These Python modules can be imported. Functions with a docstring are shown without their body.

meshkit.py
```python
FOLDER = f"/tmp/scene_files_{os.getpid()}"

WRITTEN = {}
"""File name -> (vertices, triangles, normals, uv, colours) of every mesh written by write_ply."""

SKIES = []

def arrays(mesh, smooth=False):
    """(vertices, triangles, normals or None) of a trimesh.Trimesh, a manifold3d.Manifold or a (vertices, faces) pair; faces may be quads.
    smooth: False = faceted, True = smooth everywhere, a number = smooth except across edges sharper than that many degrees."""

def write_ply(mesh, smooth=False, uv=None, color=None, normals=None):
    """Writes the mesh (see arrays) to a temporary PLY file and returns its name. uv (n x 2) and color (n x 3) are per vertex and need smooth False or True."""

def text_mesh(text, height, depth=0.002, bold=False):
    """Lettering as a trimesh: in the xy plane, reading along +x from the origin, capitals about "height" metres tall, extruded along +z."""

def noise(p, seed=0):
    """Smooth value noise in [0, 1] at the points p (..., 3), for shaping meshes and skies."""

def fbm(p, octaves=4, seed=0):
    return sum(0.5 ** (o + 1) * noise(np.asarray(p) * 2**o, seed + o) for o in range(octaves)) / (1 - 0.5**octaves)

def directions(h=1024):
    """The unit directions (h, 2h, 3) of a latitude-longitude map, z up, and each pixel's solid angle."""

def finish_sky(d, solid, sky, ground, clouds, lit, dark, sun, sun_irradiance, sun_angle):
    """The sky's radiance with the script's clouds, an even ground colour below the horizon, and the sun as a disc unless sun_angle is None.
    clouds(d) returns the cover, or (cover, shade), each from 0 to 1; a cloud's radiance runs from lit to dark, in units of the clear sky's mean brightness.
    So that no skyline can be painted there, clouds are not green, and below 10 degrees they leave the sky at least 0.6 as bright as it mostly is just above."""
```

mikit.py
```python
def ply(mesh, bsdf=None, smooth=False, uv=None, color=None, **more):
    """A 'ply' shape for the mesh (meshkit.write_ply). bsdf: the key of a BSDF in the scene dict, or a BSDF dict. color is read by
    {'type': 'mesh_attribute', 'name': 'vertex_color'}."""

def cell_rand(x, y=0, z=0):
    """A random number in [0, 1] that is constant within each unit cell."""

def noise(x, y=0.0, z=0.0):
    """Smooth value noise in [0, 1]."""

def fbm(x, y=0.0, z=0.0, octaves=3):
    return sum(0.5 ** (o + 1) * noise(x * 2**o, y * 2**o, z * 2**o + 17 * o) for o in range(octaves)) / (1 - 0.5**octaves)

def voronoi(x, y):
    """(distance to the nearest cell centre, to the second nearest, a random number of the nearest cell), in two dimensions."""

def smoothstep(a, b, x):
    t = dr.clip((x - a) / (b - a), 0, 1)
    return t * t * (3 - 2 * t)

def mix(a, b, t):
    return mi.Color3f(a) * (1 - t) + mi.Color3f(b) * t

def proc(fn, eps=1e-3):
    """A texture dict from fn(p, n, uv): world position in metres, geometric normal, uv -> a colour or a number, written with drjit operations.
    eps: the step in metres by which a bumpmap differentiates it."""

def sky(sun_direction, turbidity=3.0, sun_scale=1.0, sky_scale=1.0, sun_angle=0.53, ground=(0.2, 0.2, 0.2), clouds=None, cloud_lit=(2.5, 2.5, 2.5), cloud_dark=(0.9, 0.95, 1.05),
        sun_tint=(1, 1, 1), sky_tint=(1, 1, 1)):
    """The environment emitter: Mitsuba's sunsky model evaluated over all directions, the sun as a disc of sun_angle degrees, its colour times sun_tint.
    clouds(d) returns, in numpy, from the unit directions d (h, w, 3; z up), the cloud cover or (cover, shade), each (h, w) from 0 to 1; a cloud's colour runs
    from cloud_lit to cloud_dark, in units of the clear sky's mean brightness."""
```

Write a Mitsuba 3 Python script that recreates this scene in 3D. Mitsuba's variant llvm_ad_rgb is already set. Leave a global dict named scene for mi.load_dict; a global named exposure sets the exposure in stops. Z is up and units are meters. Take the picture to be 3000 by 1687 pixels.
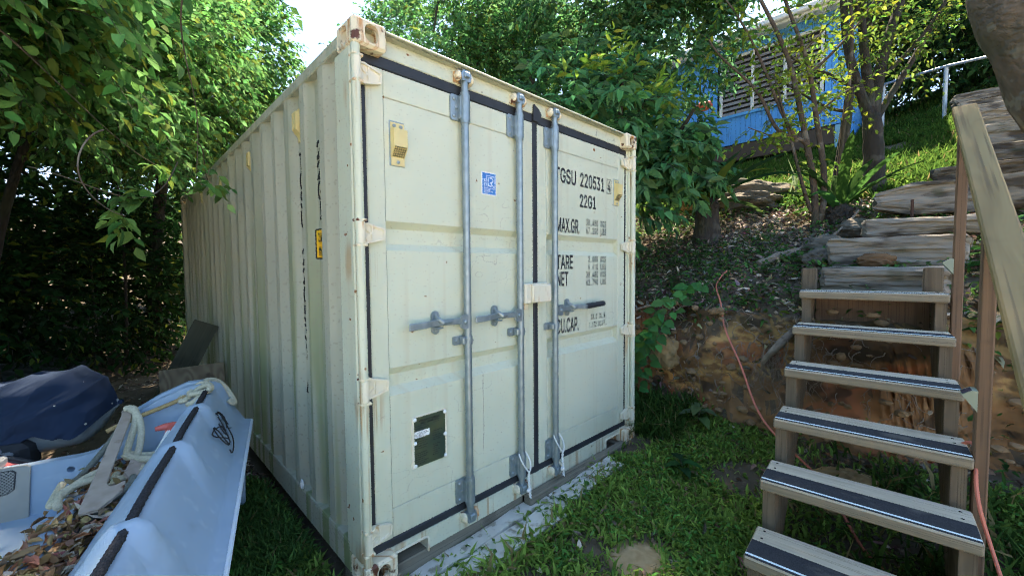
import math, numpy as np, trimesh, mitsuba as mi, drjit as dr, manifold3d as m3, shapely.geometry as sg
import mikit, meshkit
from mikit import proc, ply, noise, fbm, voronoi, cell_rand, smoothstep, mix
from meshkit import text_mesh
T = mi.ScalarTransform4f
scene, labels = {}, {}
# ---------------------------------------------------------------- camera, sky, exposure
CAM = np.array([-0.7821, -1.7644, 1.4882])
FW = np.array([0.69857, 0.71398, -0.04726]); UPV = np.array([0.03924, 0.02772, 0.99885])
scene['camera'] = {'type': 'perspective', 'fov': 102.64, 'fov_axis': 'x', 'near_clip': 0.02, 'far_clip': 400.0,
                   'to_world': T().look_at(origin=CAM.tolist(), target=(CAM + FW).tolist(), up=UPV.tolist())}
SUN = (0.40, 0.25, 0.88)
scene['sky'] = mikit.sky(SUN, turbidity=3.0, sky_tint=(1.10, 1.0, 0.89))
exposure = 4.0
# ---------------------------------------------------------------- helpers
RNG = np.random.default_rng(7)
def col(*c): return {'type': 'rgb', 'value': list(c)}
def mat(key, base, rough=0.6, two=True, bump=None, **kw):
    b = {'type': 'principled', 'base_color': proc(base) if callable(base) else (base if isinstance(base, dict) else col(*base)),
         'roughness': proc(rough) if callable(rough) else rough, **kw}
    if bump:
        b = {'type': 'bumpmap', 'arbitrary': proc(bump[0], bump[2] if len(bump) > 2 else 2e-3), 'scale': bump[1], 'bsdf': b}
    scene['mat_' + key] = {'type': 'twosided', 'bsdf': b} if two else b
    return key
def numbered(name):
    if name not in used: used.add(name); return name
    k = 1
    while f'{name}_{k:03d}' in used: k += 1
    used.add(f'{name}_{k:03d}'); return f'{name}_{k:03d}'
used = set()
def thing(name, label=None, cat=None, group=None, kind=None):
    key = numbered(name); d = {}
    if label: d['label'] = label
    if cat: d['category'] = cat
    if group: d['group'] = group
    if kind: d['kind'] = kind
    if d: labels[key] = d
    return key
def put(key, mesh, m, smooth=False, **kw): scene[key] = ply(mesh, 'mat_' + m, smooth=smooth, **kw); return key
def part(parent, name, mesh, m, smooth=False, label=None, kind=None, **kw):
    key = numbered(parent + '__' + name)
    if label or kind: labels[key] = {**({'label': label} if label else {}), **({'kind': kind} if kind else {})}
    return put(key, mesh, m, smooth, **kw)
def cat(*ms):
    ms = [x for y in ms for x in (y if isinstance(y, list) else [y])]
    V, F, o = [], [], 0
    for m in ms:
        v, f = (m.vertices, m.faces) if hasattr(m, 'faces') else m
        V.append(np.asarray(v)); F.append(np.asarray(f) + o); o += len(v)
    return trimesh.Trimesh(np.vstack(V), np.vstack(F), process=False)
_CB = {}
def bx(x0, x1, y0, y1, z0, z1, c=0.004):
    """axis-aligned box with chamfered edges"""
    lo, hi = np.minimum([x0, y0, z0], [x1, y1, z1]), np.maximum([x0, y0, z0], [x1, y1, z1])
    c = min(c, 0.45 * (hi - lo).min())
    if 'f' not in _CB:
        p = []
        for sx in (-1, 1):
            for sy in (-1, 1):
                for sz in (-1, 1):
                    s = np.array([sx, sy, sz], float)
                    for k in range(3):
                        q = s * 0.8; q[k] = s[k]; p.append(q)
        p = np.array(p); h = trimesh.convex.convex_hull(p)
        idx = [int(np.argmin(((p - v) ** 2).sum(1))) for v in h.vertices]
        f = np.array(idx)[h.faces]
        ctr = p[f].mean(1); n = np.cross(p[f[:, 1]] - p[f[:, 0]], p[f[:, 2]] - p[f[:, 0]])
        f[(n * ctr).sum(1) < 0] = f[(n * ctr).sum(1) < 0][:, ::-1]
        _CB['f'], _CB['s'], _CB['full'] = f, np.sign(p), np.isclose(np.abs(p), 1)
    mid, half = (lo + hi) / 2, (hi - lo) / 2
    v = mid + _CB['s'] * np.where(_CB['full'], half, half - c)
    return trimesh.Trimesh(v, _CB['f'].copy(), process=False)
def obox(o, ax, ay, az, lx, ly, lz, c=0.004):
    """oriented box from corner o along axes ax, ay, az"""
    b = bx(0, lx, 0, ly, 0, lz, c)
    b.vertices = np.asarray(o, float) + b.vertices @ np.array([ax, ay, az], float)
    return b
def tube(pts, r, n=8, cap=True):
    p = np.asarray(pts, float); r = np.broadcast_to(np.asarray(r, float), (len(p),))
    t = np.gradient(p, axis=0); t /= np.linalg.norm(t, axis=1, keepdims=True) + 1e-12
    a = np.zeros_like(p); ref = np.array([0.0, 0, 1]) if abs(t[0, 2]) < 0.9 else np.array([1.0, 0, 0])
    a0 = np.cross(t[0], ref); a0 /= np.linalg.norm(a0)
    for i in range(len(p)):
        a0 = a0 - t[i] * (a0 @ t[i]); a0 /= np.linalg.norm(a0) + 1e-12; a[i] = a0
    b = np.cross(t, a); ang = np.arange(n) * 2 * np.pi / n
    v = p[:, None] + r[:, None, None] * (np.cos(ang)[None, :, None] * a[:, None] + np.sin(ang)[None, :, None] * b[:, None])
    i, j = np.meshgrid(np.arange(len(p) - 1), np.arange(n), indexing='ij'); j2 = (j + 1) % n
    q = np.stack([i * n + j, i * n + j2, (i + 1) * n + j2, (i + 1) * n + j], -1).reshape(-1, 4)
    f = np.vstack([q[:, [0, 1, 2]], q[:, [0, 2, 3]]]); v = v.reshape(-1, 3)
    if cap:
        k = len(v); v = np.vstack([v, p[0], p[-1]]); J = np.arange(n); J2 = (J + 1) % n
        f = np.vstack([f, np.stack([J2, J, J * 0 + k], 1), np.stack([(len(p) - 1) * n + J, (len(p) - 1) * n + J2, J * 0 + k + 1], 1)])
    return trimesh.Trimesh(v, f, process=False)
def spline(pts, n=40):
    from scipy.interpolate import CubicSpline
    p = np.asarray(pts, float); t = np.r_[0, np.cumsum(np.linalg.norm(np.diff(p, axis=0), axis=1))]
    return CubicSpline(t, p)(np.linspace(0, t[-1], n))
def cyl(p0, p1, r, n=14): return tube([p0, p1], r, n)
def lathe_z(x, y, prof, n=16): return tube([[x, y, z] for r, z in prof], [r for r, z in prof], n)
def blob(c, r, sub=2, nz=0.0, f=3.0, seed=0):
    m = trimesh.creation.icosphere(subdivisions=sub); v = m.vertices.copy()
    if nz: v *= (1 + nz * (meshkit.fbm(v * f + seed * 7.3, 3, seed)[:, None] - 0.5) * 2)
    return trimesh.Trimesh(np.asarray(c) + v * np.asarray(r), m.faces, process=False)
def sweep_x(prof, x0, x1):
    """open polyline in (y,z) extruded along x"""
    p = np.asarray(prof, float); n = len(p)
    v = np.vstack([np.c_[np.full(n, x0), p], np.c_[np.full(n, x1), p]]); i = np.arange(n - 1)
    return (v, np.vstack([np.stack([i, i + n, i + n + 1], 1), np.stack([i, i + n + 1, i + 1], 1)]))
def extr(poly, depth):
    return trimesh.creation.extrude_polygon(sg.Polygon(poly) if not hasattr(poly, 'exterior') else poly, depth, engine='earcut')
def xf(mesh, X, Y, Z, o):
    """local axes x,y,z of the mesh to world vectors, origin o"""
    v = np.asarray(o, float) + np.asarray(mesh.vertices) @ np.array([X, Y, Z], float)
    return trimesh.Trimesh(v, mesh.faces, process=False)
def front_text(txt, x, z, h, w=None, y=0.07, bold=False, d=0.0016):
    m = text_mesh(txt, h, d, bold); v = m.vertices.copy()
    sx = (w / (v[:, 0].max() - v[:, 0].min())) if w else 0.72
    v[:, 0] = (v[:, 0] - v[:, 0].min()) * sx
    return trimesh.Trimesh(np.c_[x + v[:, 0], y - v[:, 2], z + v[:, 1]], m.faces, process=False)
def spaced_text(txt, x, z, h, w, y=0.07, d=0.0012):
    adv = w / len(txt); out = []
    for k, c in enumerate(txt):
        if c != ' ': out.append(front_text(c, x + adv * (k + (.16 if c not in '1.' else .38)), z, h, adv * (.70 if c not in '1.' else .26), y, True, d))
    return cat(out)
def S(a, b, x): t = np.clip((x - a) / (b - a), 0, 1); return t * t * (3 - 2 * t)
# ---------------------------------------------------------------- terrain
def xbank(y): return 3.10 + 0.10 * np.sin(y * 2.1 + 0.6) - 0.30 * S(0.1, 0.9, y) + 0.05 * np.sin(5.3 * y)
def yard(x, y):
    h = -0.115 + 0.10 * S(0.4, 2.7, x) - 0.03 * S(0.0, -1.2, x) + 0.16 * S(-0.8, 0.4, y) * S(2.3, 2.8, x)
    return h + 0.02 * (meshkit.fbm(np.stack([x * 1.3, y * 1.3, x * 0], -1), 3, 5) - 0.5) + 0.16 * S(1.9, 3.0, x) * S(0.3, -0.6, y)
def hill(x, y):
    d = np.maximum(x - 3.15, 0)
    h = 1.20 + 0.386 * d + 0.035 * np.maximum(x - 5.5, 0) * S(-0.8, -2.5, y)
    h = h - 0.14 * np.maximum(x - 16, 0) - 0.10 * S(9.6, 11, x) * (x - 9.6) * S(-0.6, 0.2, y)
    return h + 0.10 * (meshkit.fbm(np.stack([x * 0.9, y * 0.9, x * 0], -1), 4, 9) - 0.5)
def ground(x, y):
    x, y = np.broadcast_arrays(np.asarray(x, float), np.asarray(y, float))
    xb = xbank(y); t = S(xb - 0.12, xb + 0.12, x) * 0.80 + 0.20 * S(xb - 0.32, xb + 0.62, x)
    far = S(6.2, 9.0, y)                                  # north of the container the slope eases into the woods
    h = yard(x, y) * (1 - t) + hill(x, y) * t
    h2 = -0.12 + 0.12 * np.maximum(y - 7, 0) + 0.25 * np.maximum(x - 2, 0) * S(1.5, 6, x)
    return h * (1 - far) + np.minimum(h2, 14) * far
def gz(x, y): return float(ground(x, y))
# ---------------------------------------------------------------- foliage builders
LEAF8 = (np.array([[0, 0], [.32, .5], [.32, 0], [.32, -.5], [.68, .40], [.70, 0], [.68, -.40], [1, 0]]),
         np.array([[0, 2, 1], [0, 3, 2], [1, 2, 5], [1, 5, 4], [2, 3, 6], [2, 6, 5], [4, 5, 7], [5, 6, 7]]))
LEAF4 = (np.array([[0, 0], [.42, .5], [.5, 0], [.42, -.5], [1, 0]]), np.array([[0, 2, 1], [0, 3, 2], [1, 2, 4], [2, 3, 4]]))
def unit(v): return v / (np.linalg.norm(v, axis=-1, keepdims=True) + 1e-12)
def leaves(P, D, N, L, W, fold=0.25, curl=0.3, tpl=LEAF8):
    """n leaves: base P, direction D, face normal N; returns (vertices n*k, faces)"""
    P, D, N = (np.asarray(a, float) for a in (P, D, N)); n = len(P)
    L = np.broadcast_to(L, (n,)); W = np.broadcast_to(W, (n,)); fold = np.broadcast_to(fold, (n,)); curl = np.broadcast_to(curl, (n,))
    D = unit(D); B = unit(np.cross(N, D)); N = np.cross(D, B); uv, F = tpl; k = len(uv)
    s = uv[None, :, 0] * L[:, None]; w = uv[None, :, 1] * W[:, None]
    h = np.abs(w) * fold[:, None] * 2 - curl[:, None] * L[:, None] * uv[None, :, 0] ** 2
    V = P[:, None] + s[..., None] * D[:, None] + w[..., None] * B[:, None] + h[..., None] * N[:, None]
    return V.reshape(-1, 3), (F[None] + (np.arange(n) * k)[:, None, None]).reshape(-1, 3)
def leaf_colors(n, k, rng, base=(0.052, 0.115, 0.030), var=0.35, yellow=0.12, ycol=(0.20, 0.24, 0.035)):
    c = np.array(base)[None] * np.exp(var * rng.normal(size=(n, 1))) * (1 + 0.10 * rng.normal(size=(n, 3)))
    y = (rng.random((n, 1)) < yellow) * rng.random((n, 1))
    return np.repeat(np.clip(c * (1 - y) + np.array(ycol) * y, 0.004, 0.6), k, axis=0)
def sprays(O, D, rng, length=0.5, n=9, L=0.12, W=0.055, droop=0.5, tpl=LEAF8, curl=0.35, fold=0.22, spread=0.9, jit=0.35):
    """m leafy twigs starting at O towards D: leaves alternate along the twig and hang a little. -> leaf arrays and twig polylines"""
    m = len(O); D = unit(D); length = np.broadcast_to(length, (m,)) * rng.uniform(0.7, 1.25, m)
    t = (np.arange(n) + 0.6) / n
    def at(t): return O[:, None] + D[:, None] * (length[:, None] * t)[..., None] + np.array([0, 0, -1]) * (droop * length[:, None] * t ** 2 * 0.5)[..., None]
    P = at(np.broadcast_to(t, (m, n))); tan = unit(D[:, None] + np.array([0, 0, -1]) * (droop * t)[None, :, None])
    side = unit(np.cross(tan, np.array([0, 0, 1.0])) + 1e-6) * np.where(np.arange(n) % 2, 1, -1)[None, :, None]
    ld = unit(tan * 0.6 + side * spread + np.array([0, 0, -0.35 * droop]) + jit * rng.normal(size=(m, n, 3)))
    ld[:, -1] = unit(tan[:, -1] + 0.2 * rng.normal(size=(m, 3)))
    nn = unit(np.array([0, 0, 1.0]) + 0.62 * rng.normal(size=(m, n, 3)))
    sc = rng.uniform(0.65, 1.2, (m, n)) * (1 - 0.25 * t[None])
    tw = at(np.broadcast_to(np.linspace(0, 1, 4), (m, 4)))
    return P.reshape(-1, 3), ld.reshape(-1, 3), nn.reshape(-1, 3), (L * sc).reshape(-1), (W * sc).reshape(-1), tw
def twigs(tw, r=0.004):
    m, k = tw.shape[:2]; tan = unit(tw[:, -1] - tw[:, 0]); a = unit(np.cross(tan, [0.3, 0.2, 1.0])); b = np.cross(tan, a)
    ang = np.arange(3) * 2 * np.pi / 3; rr = r * np.linspace(1, 0.35, k)
    v = tw[:, :, None] + rr[None, :, None, None] * (np.cos(ang)[None, None, :, None] * a[:, None, None] + np.sin(ang)[None, None, :, None] * b[:, None, None])
    i, j = np.meshgrid(np.arange(k - 1), np.arange(3), indexing='ij'); j2 = (j + 1) % 3
    q = np.stack([i * 3 + j, i * 3 + j2, (i + 1) * 3 + j2, (i + 1) * 3 + j], -1).reshape(-1, 4); f = np.vstack([q[:, [0, 1, 2]], q[:, [0, 2, 3]]])
    return v.reshape(-1, 3), (f[None] + (np.arange(m) * 3 * k)[:, None, None]).reshape(-1, 3)
def foliage(parent, arrs, rng, bsdf='leaf', pick=0, tpl=LEAF8, fold=0.22, curl=0.35, name='foliage', **ck):
    """the leaves of one plant: the pick largest in view as parts, the rest as one part of stuff"""
    P, Dv, N, L, W = arrs; n = len(P); k = len(tpl[0])
    V, F = leaves(P, Dv, N, L, W, fold, curl, tpl); C = leaf_colors(n, k, rng, **ck)
    keep = np.ones(n, bool)
    if pick:
        d = np.linalg.norm(P - CAM, axis=1) / L
        f = (P - CAM) @ FW; ok = f > 0.3
        order = np.argsort(np.where(ok, d, 1e9))[:pick]; keep[order] = False
        for i in order:
            part(parent, 'leaf', (V[i * k:(i + 1) * k], tpl[1]), bsdf, True, color=C[i * k:(i + 1) * k])
    idx = np.nonzero(keep)[0]
    if len(idx):
        vv = (idx[:, None] * k + np.arange(k)).reshape(-1); ff = (tpl[1][None] + (np.arange(len(idx)) * k)[:, None, None]).reshape(-1, 3)
        part(parent, name, (V[vv], ff), bsdf, True, kind='stuff', color=C[vv])
def shell_points(rng, cs, rs, n, inner=0.55, gate=0.42, f=1.1, seed=0, low=-0.6):
    """points in the outer layer of ellipsoids, thinned by noise so that clumps and gaps form; also outward directions"""
    cs, rs = np.asarray(cs, float), np.asarray(rs, float); vol = np.prod(rs, axis=1) ** (2 / 3); w = rng.choice(len(cs), n * 4, p=vol / vol.sum())
    d = unit(rng.normal(size=(n * 4, 3))); d[:, 2] = np.where(d[:, 2] < low, -d[:, 2], d[:, 2])
    p = cs[w] + d * rs[w] * rng.uniform(inner, 1.0, (n * 4, 1))
    g = meshkit.fbm(p * f + 31.7, 3, seed) > gate
    return p[g][:n], d[g][:n]
def blades(P, rng, L=0.09, W=0.007, lean=0.6, colors=((0.05, 0.11, 0.025), (0.09, 0.17, 0.035)), dry=0.05):
    n = len(P); az = rng.uniform(0, 2 * np.pi, n); ln = L * rng.uniform(0.5, 1.4, n); tl = lean * rng.uniform(0.3, 1.4, n)
    h = np.stack([np.cos(az), np.sin(az), 0 * az], -1); s = np.stack([-np.sin(az), np.cos(az), 0 * az], -1)
    w = W * rng.uniform(0.6, 1.4, n)[:, None]; up = np.array([0, 0, 1.0])
    p1 = P + (up * np.cos(tl * 0.5)[:, None] + h * np.sin(tl * 0.5)[:, None]) * (ln * 0.5)[:, None]
    p2 = p1 + (up * np.cos(tl * 1.7)[:, None] + h * np.sin(tl * 1.7)[:, None]) * (ln * 0.5)[:, None]
    V = np.stack([P - s * w * 0.6, P + s * w * 0.6, p1 - s * w, p1 + s * w, p2], 1).reshape(-1, 3)
    F = (np.array([[0, 1, 3], [0, 3, 2], [2, 3, 4]])[None] + (np.arange(n) * 5)[:, None, None]).reshape(-1, 3)
    t = rng.random((n, 1)); c = np.array(colors[0]) * (1 - t) + np.array(colors[1]) * t; c = c * np.exp(0.2 * rng.normal(size=(n, 1)))
    dr_ = rng.random((n, 1)) < dry; c = np.where(dr_, np.array([0.28, 0.22, 0.10]), c)
    return V, F, np.repeat(c, 5, axis=0)
def limb(p0, p1, r0, r1, rng, bend=0.08, n=10, sides=9):
    p0, p1 = np.asarray(p0, float), np.asarray(p1, float); t = np.linspace(0, 1, n)[:, None]; L = np.linalg.norm(p1 - p0)
    o = rng.normal(size=3) * bend * L; o2 = rng.normal(size=3) * bend * L * 0.5
    p = p0 + (p1 - p0) * t + o * np.sin(np.pi * t) + o2 * np.sin(2 * np.pi * t)
    return tube(p, r0 + (r1 - r0) * t[:, 0], sides), p
# ---------------------------------------------------------------- materials
def paint(p, n, uv):
    """cream container paint: faint mottling, dusty sills, run marks"""
    a = fbm(p.x * 3, p.y * 3, p.z * 2.2, 4); s = fbm(p.x * 26 + p.y * 26, p.z * 0.9, 3.1, 3)
    c = mix((0.54, 0.565, 0.44), (0.60, 0.625, 0.49), a)
    c = mix(c, (0.50, 0.47, 0.34), smoothstep(0.55, 0.85, s) * 0.35)
    g = fbm(p.x * 90, p.y * 90, p.z * 90, 2)
    c = mix(c, (0.40, 0.36, 0.27), smoothstep(0.70, 0.80, g) * 0.35)
    dl_ = abs(p.x - 0.772 - 0.008 * (noise(p.z * 9, 3.0) - 0.5)); c = mix(c, (0.25, 0.22, 0.16), (1 - smoothstep(0.001, 0.003, dl_)) * smoothstep(0.40, 0.43, p.z) * (1 - smoothstep(0.85, 0.9, p.z)) * 0.8)
    sc = abs(fbm(p.x * 8 + 3, p.z * 11, 5.0, 2) - 0.5); reg = smoothstep(0.58, 0.66, fbm(p.x * 1.7 + 9, p.z * 1.9, 2.0, 2)); c = mix(c, (0.30, 0.29, 0.25), (1 - smoothstep(0.002, 0.006, sc)) * reg * 0.6)
    rs = smoothstep(0.55, 0.75, fbm(p.x * 48, p.y * 20, p.z * 1.5, 2)) * (1 - smoothstep(0.09, 0.24, p.z)); c = mix(c, (0.36, 0.19, 0.07), rs * 0.7)
    c = mix(c, (0.42, 0.26, 0.11), smoothstep(0.55, 0.8, fbm(p.z * 2.2, p.x * 70, p.y * 70, 3)) * (1 - smoothstep(0.035, 0.055, p.x)) * (1 - smoothstep(0.05, 0.06, p.y)) * 0.8)
    ch = smoothstep(0.80, 0.82, fbm(p.x * 23 + 1, p.y * 23, p.z * 23, 3)); c = mix(c, (0.22, 0.10, 0.04), ch)
    hz = dr.minimum(dr.minimum(abs(p.z - 2.24), abs(p.z - 1.53)), dr.minimum(abs(p.z - .81), abs(p.z - .15)))
    run = smoothstep(0.50, 0.72, fbm(p.x * 90, p.y * 30, p.z * 2, 2)) * (1 - smoothstep(0.03, 0.13, hz)) * (1 - smoothstep(0.10, 0.17, dr.minimum(p.x, 2.438 - p.x))); c = mix(c, (0.42, 0.24, 0.09), run * 0.55)
    return mix(c, (0.47, 0.42, 0.28), (1 - smoothstep(0.02, 0.55, p.z)) * (0.20 + 0.5 * fbm(p.x * 5, p.y * 5, p.z * 9, 3)) * 0.55)
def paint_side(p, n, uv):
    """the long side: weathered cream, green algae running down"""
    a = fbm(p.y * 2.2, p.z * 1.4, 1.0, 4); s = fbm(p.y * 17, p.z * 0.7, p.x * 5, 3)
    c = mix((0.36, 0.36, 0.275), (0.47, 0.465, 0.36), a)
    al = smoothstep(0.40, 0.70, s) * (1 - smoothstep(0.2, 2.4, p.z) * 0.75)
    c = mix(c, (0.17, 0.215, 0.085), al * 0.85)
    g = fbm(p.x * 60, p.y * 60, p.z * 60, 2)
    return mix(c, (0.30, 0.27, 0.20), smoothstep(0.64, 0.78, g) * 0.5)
def rusty(p, n, uv):
    a = fbm(p.x * 14, p.y * 14, p.z * 5, 4); s = fbm(p.x * 55 + p.y * 55, p.z * 6, 0.7, 3)
    c = mix((0.66, 0.58, 0.40), (0.72, 0.66, 0.50), a)
    c = mix(c, (0.45, 0.20, 0.06), smoothstep(0.50, 0.66, s) * 0.85)
    return mix(c, (0.10, 0.035, 0.018), smoothstep(0.60, 0.72, fbm(p.x * 22, p.y * 22, p.z * 16 + 4, 4)))
mat('paint', paint, 0.42, specular=0.35, bump=(lambda p, n, uv: fbm(p.x * 3.5, p.y * 3.5, p.z * 2.6, 2) + 0.05 * fbm(p.x * 60, p.y * 60, p.z * 60, 2), 0.012, 4e-3))
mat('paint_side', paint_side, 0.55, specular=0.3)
mat('rusty_paint', rusty, 0.6)
mat('hinge_paint', lambda p, n, uv: mix(mix((0.66, 0.62, 0.49), (0.70, 0.65, 0.51), fbm(p.x * 9, p.y * 9, p.z * 9, 3)), (0.50, 0.28, 0.10), smoothstep(0.62, 0.8, fbm(p.x * 40, p.y * 40, p.z * 7, 3)) * 0.8), 0.45)
mat('galvanised', lambda p, n, uv: mix((0.21, 0.265, 0.29), (0.38, 0.44, 0.47), fbm(p.x * 45, p.y * 45, p.z * 30, 3)), lambda p, n, uv: 0.38 + 0.2 * fbm(p.x * 30, p.y * 30, p.z * 30, 2), metallic=0.7)
mat('rubber', lambda p, n, uv: mix((0.010, 0.012, 0.016), (0.030, 0.034, 0.042), fbm(p.x * 12, p.y * 12, p.z * 12, 3)), 0.55)
mat('ink', (0.012, 0.013, 0.016), 0.6)
mat('grime', (0.16, 0.14, 0.10), 0.9)
mat('vent_plastic', lambda p, n, uv: mix((0.62, 0.50, 0.21), (0.70, 0.58, 0.27), fbm(p.x * 20, p.y * 20, p.z * 20, 3)), 0.4)
mat('plate_green', lambda p, n, uv: mix((0.035, 0.055, 0.042), (0.085, 0.095, 0.045), smoothstep(0.3, 0.7, fbm(p.x * 6, p.y * 6, p.z * 6 + 3, 3))), 0.25)
mat('white_paint', (0.78, 0.80, 0.80), 0.5)
mat('blue_label', (0.03, 0.16, 0.50), 0.4)
mat('yellow_label', (0.75, 0.42, 0.02), 0.45)
# ---------------------------------------------------------------- shipping container
W_, L_, H_ = 2.438, 6.058, 2.591
ct = thing('shipping_container', 'cream steel shipping container with corrugated side and three lock rods on its doors', 'shipping container')
def casting(ix, iy, iz):
    b = m3.Manifold.hull_points(np.asarray(bx(0, .162, 0, .178, 0, .118, .012).vertices))
    b -= m3.Manifold.cube((.106, .122, .062)).translate((.028, .028, .028))
    cs = m3.CrossSection.circle(.0318, 24).scale((1, 1.0))
    slot = m3.CrossSection.batch_hull([cs.translate((0, -.009)), cs.translate((0, .009))])
    h = slot.extrude(.06)
    b -= h.rotate((90, 0, 0)).translate((.088, .05, .059))                 # end hole
    b -= h.rotate((90, 0, 90)).translate((-.01, .095, .059))               # side hole
    b -= m3.CrossSection.square((.062, .11), True).extrude(.06).translate((.085, .095, .08 if iz else -.02))
    m = b.to_mesh(); v = np.array(m.vert_properties[:, :3]); f = np.array(m.tri_verts)
    if ix: v[:, 0] = W_ - v[:, 0]
    if iy: v[:, 1] = L_ - v[:, 1]
    if ix ^ iy: f = f[:, ::-1]
    if iz: v[:, 2] += H_ - .118
    return (v, f)
for ix in (0, 1):
    for iy in (0, 1):
        for iz in (0, 1): part(ct, 'corner_casting', casting(ix, iy, iz), 'rusty_paint', label='rust streaked corner casting' if (ix, iy) == (0, 0) else None)
def mir(ms): 
    out = []
    for m in (ms if isinstance(ms, list) else [ms]):
        v = np.array(m.vertices if hasattr(m, 'vertices') else m[0]); f = np.array(m.faces if hasattr(m, 'faces') else m[1]); v[:, 0] = W_ - v[:, 0]
        out.append(trimesh.Trimesh(v, f[:, ::-1], process=False))
    return out
# posts, rails, panels
post = [bx(0, .048, .044, .205, .118, 2.473, .006), tube([[.0205, .024, .118], [.0205, .024, 2.473]], .0205, 16), bx(.040, .060, .066, .12, .118, 2.473, .003)]
part(ct, 'corner_post', cat(post), 'paint', 30); part(ct, 'corner_post', cat(mir(post)), 'paint', 30)
rp = [bx(0, .06, L_ - .17, L_ - .02, .118, 2.473, .006)]
part(ct, 'corner_post', cat(rp), 'paint_side'); part(ct, 'corner_post', cat(mir(rp)), 'paint_side')
for sgn in (0, 1):
    tr = [bx(.002, .062, .176, L_ - .176, 2.502, 2.562, .005)]; br = [bx(.0, .044, .176, L_ - .176, .012, .158, .004), bx(.0, .05, .176, L_ - .176, .158, .172, .004)]
    part(ct, 'top_rail', cat(mir(tr) if sgn else tr), 'paint_side'); part(ct, 'bottom_rail', cat(mir(br) if sgn else br), 'paint_side')
def corr():
    pr = [(.046, .205)]; k = -1
    while True:
        y = .370 + .281 * k
        if y > 5.7: break
        for dx, dy in ((.006, 0), (.006, .072), (.042, .140), (.042, .212)):
            if y + dy > .21: pr.append((dx, y + dy))
        k += 1
    pr.append((.042, L_ - .17)); return np.array(pr)
pr = corr(); n = len(pr); zs = np.linspace(.165, 2.51, 9)
v = np.concatenate([np.c_[pr, np.full(n, z)] for z in zs]); i, j = np.meshgrid(np.arange(len(zs) - 1), np.arange(n - 1), indexing='ij')
q = np.stack([i * n + j, (i + 1) * n + j, (i + 1) * n + j + 1, i * n + j + 1], -1).reshape(-1, 4)
side = trimesh.Trimesh(v, np.vstack([q[:, [0, 1, 2]], q[:, [0, 2, 3]]]), process=False)
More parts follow.
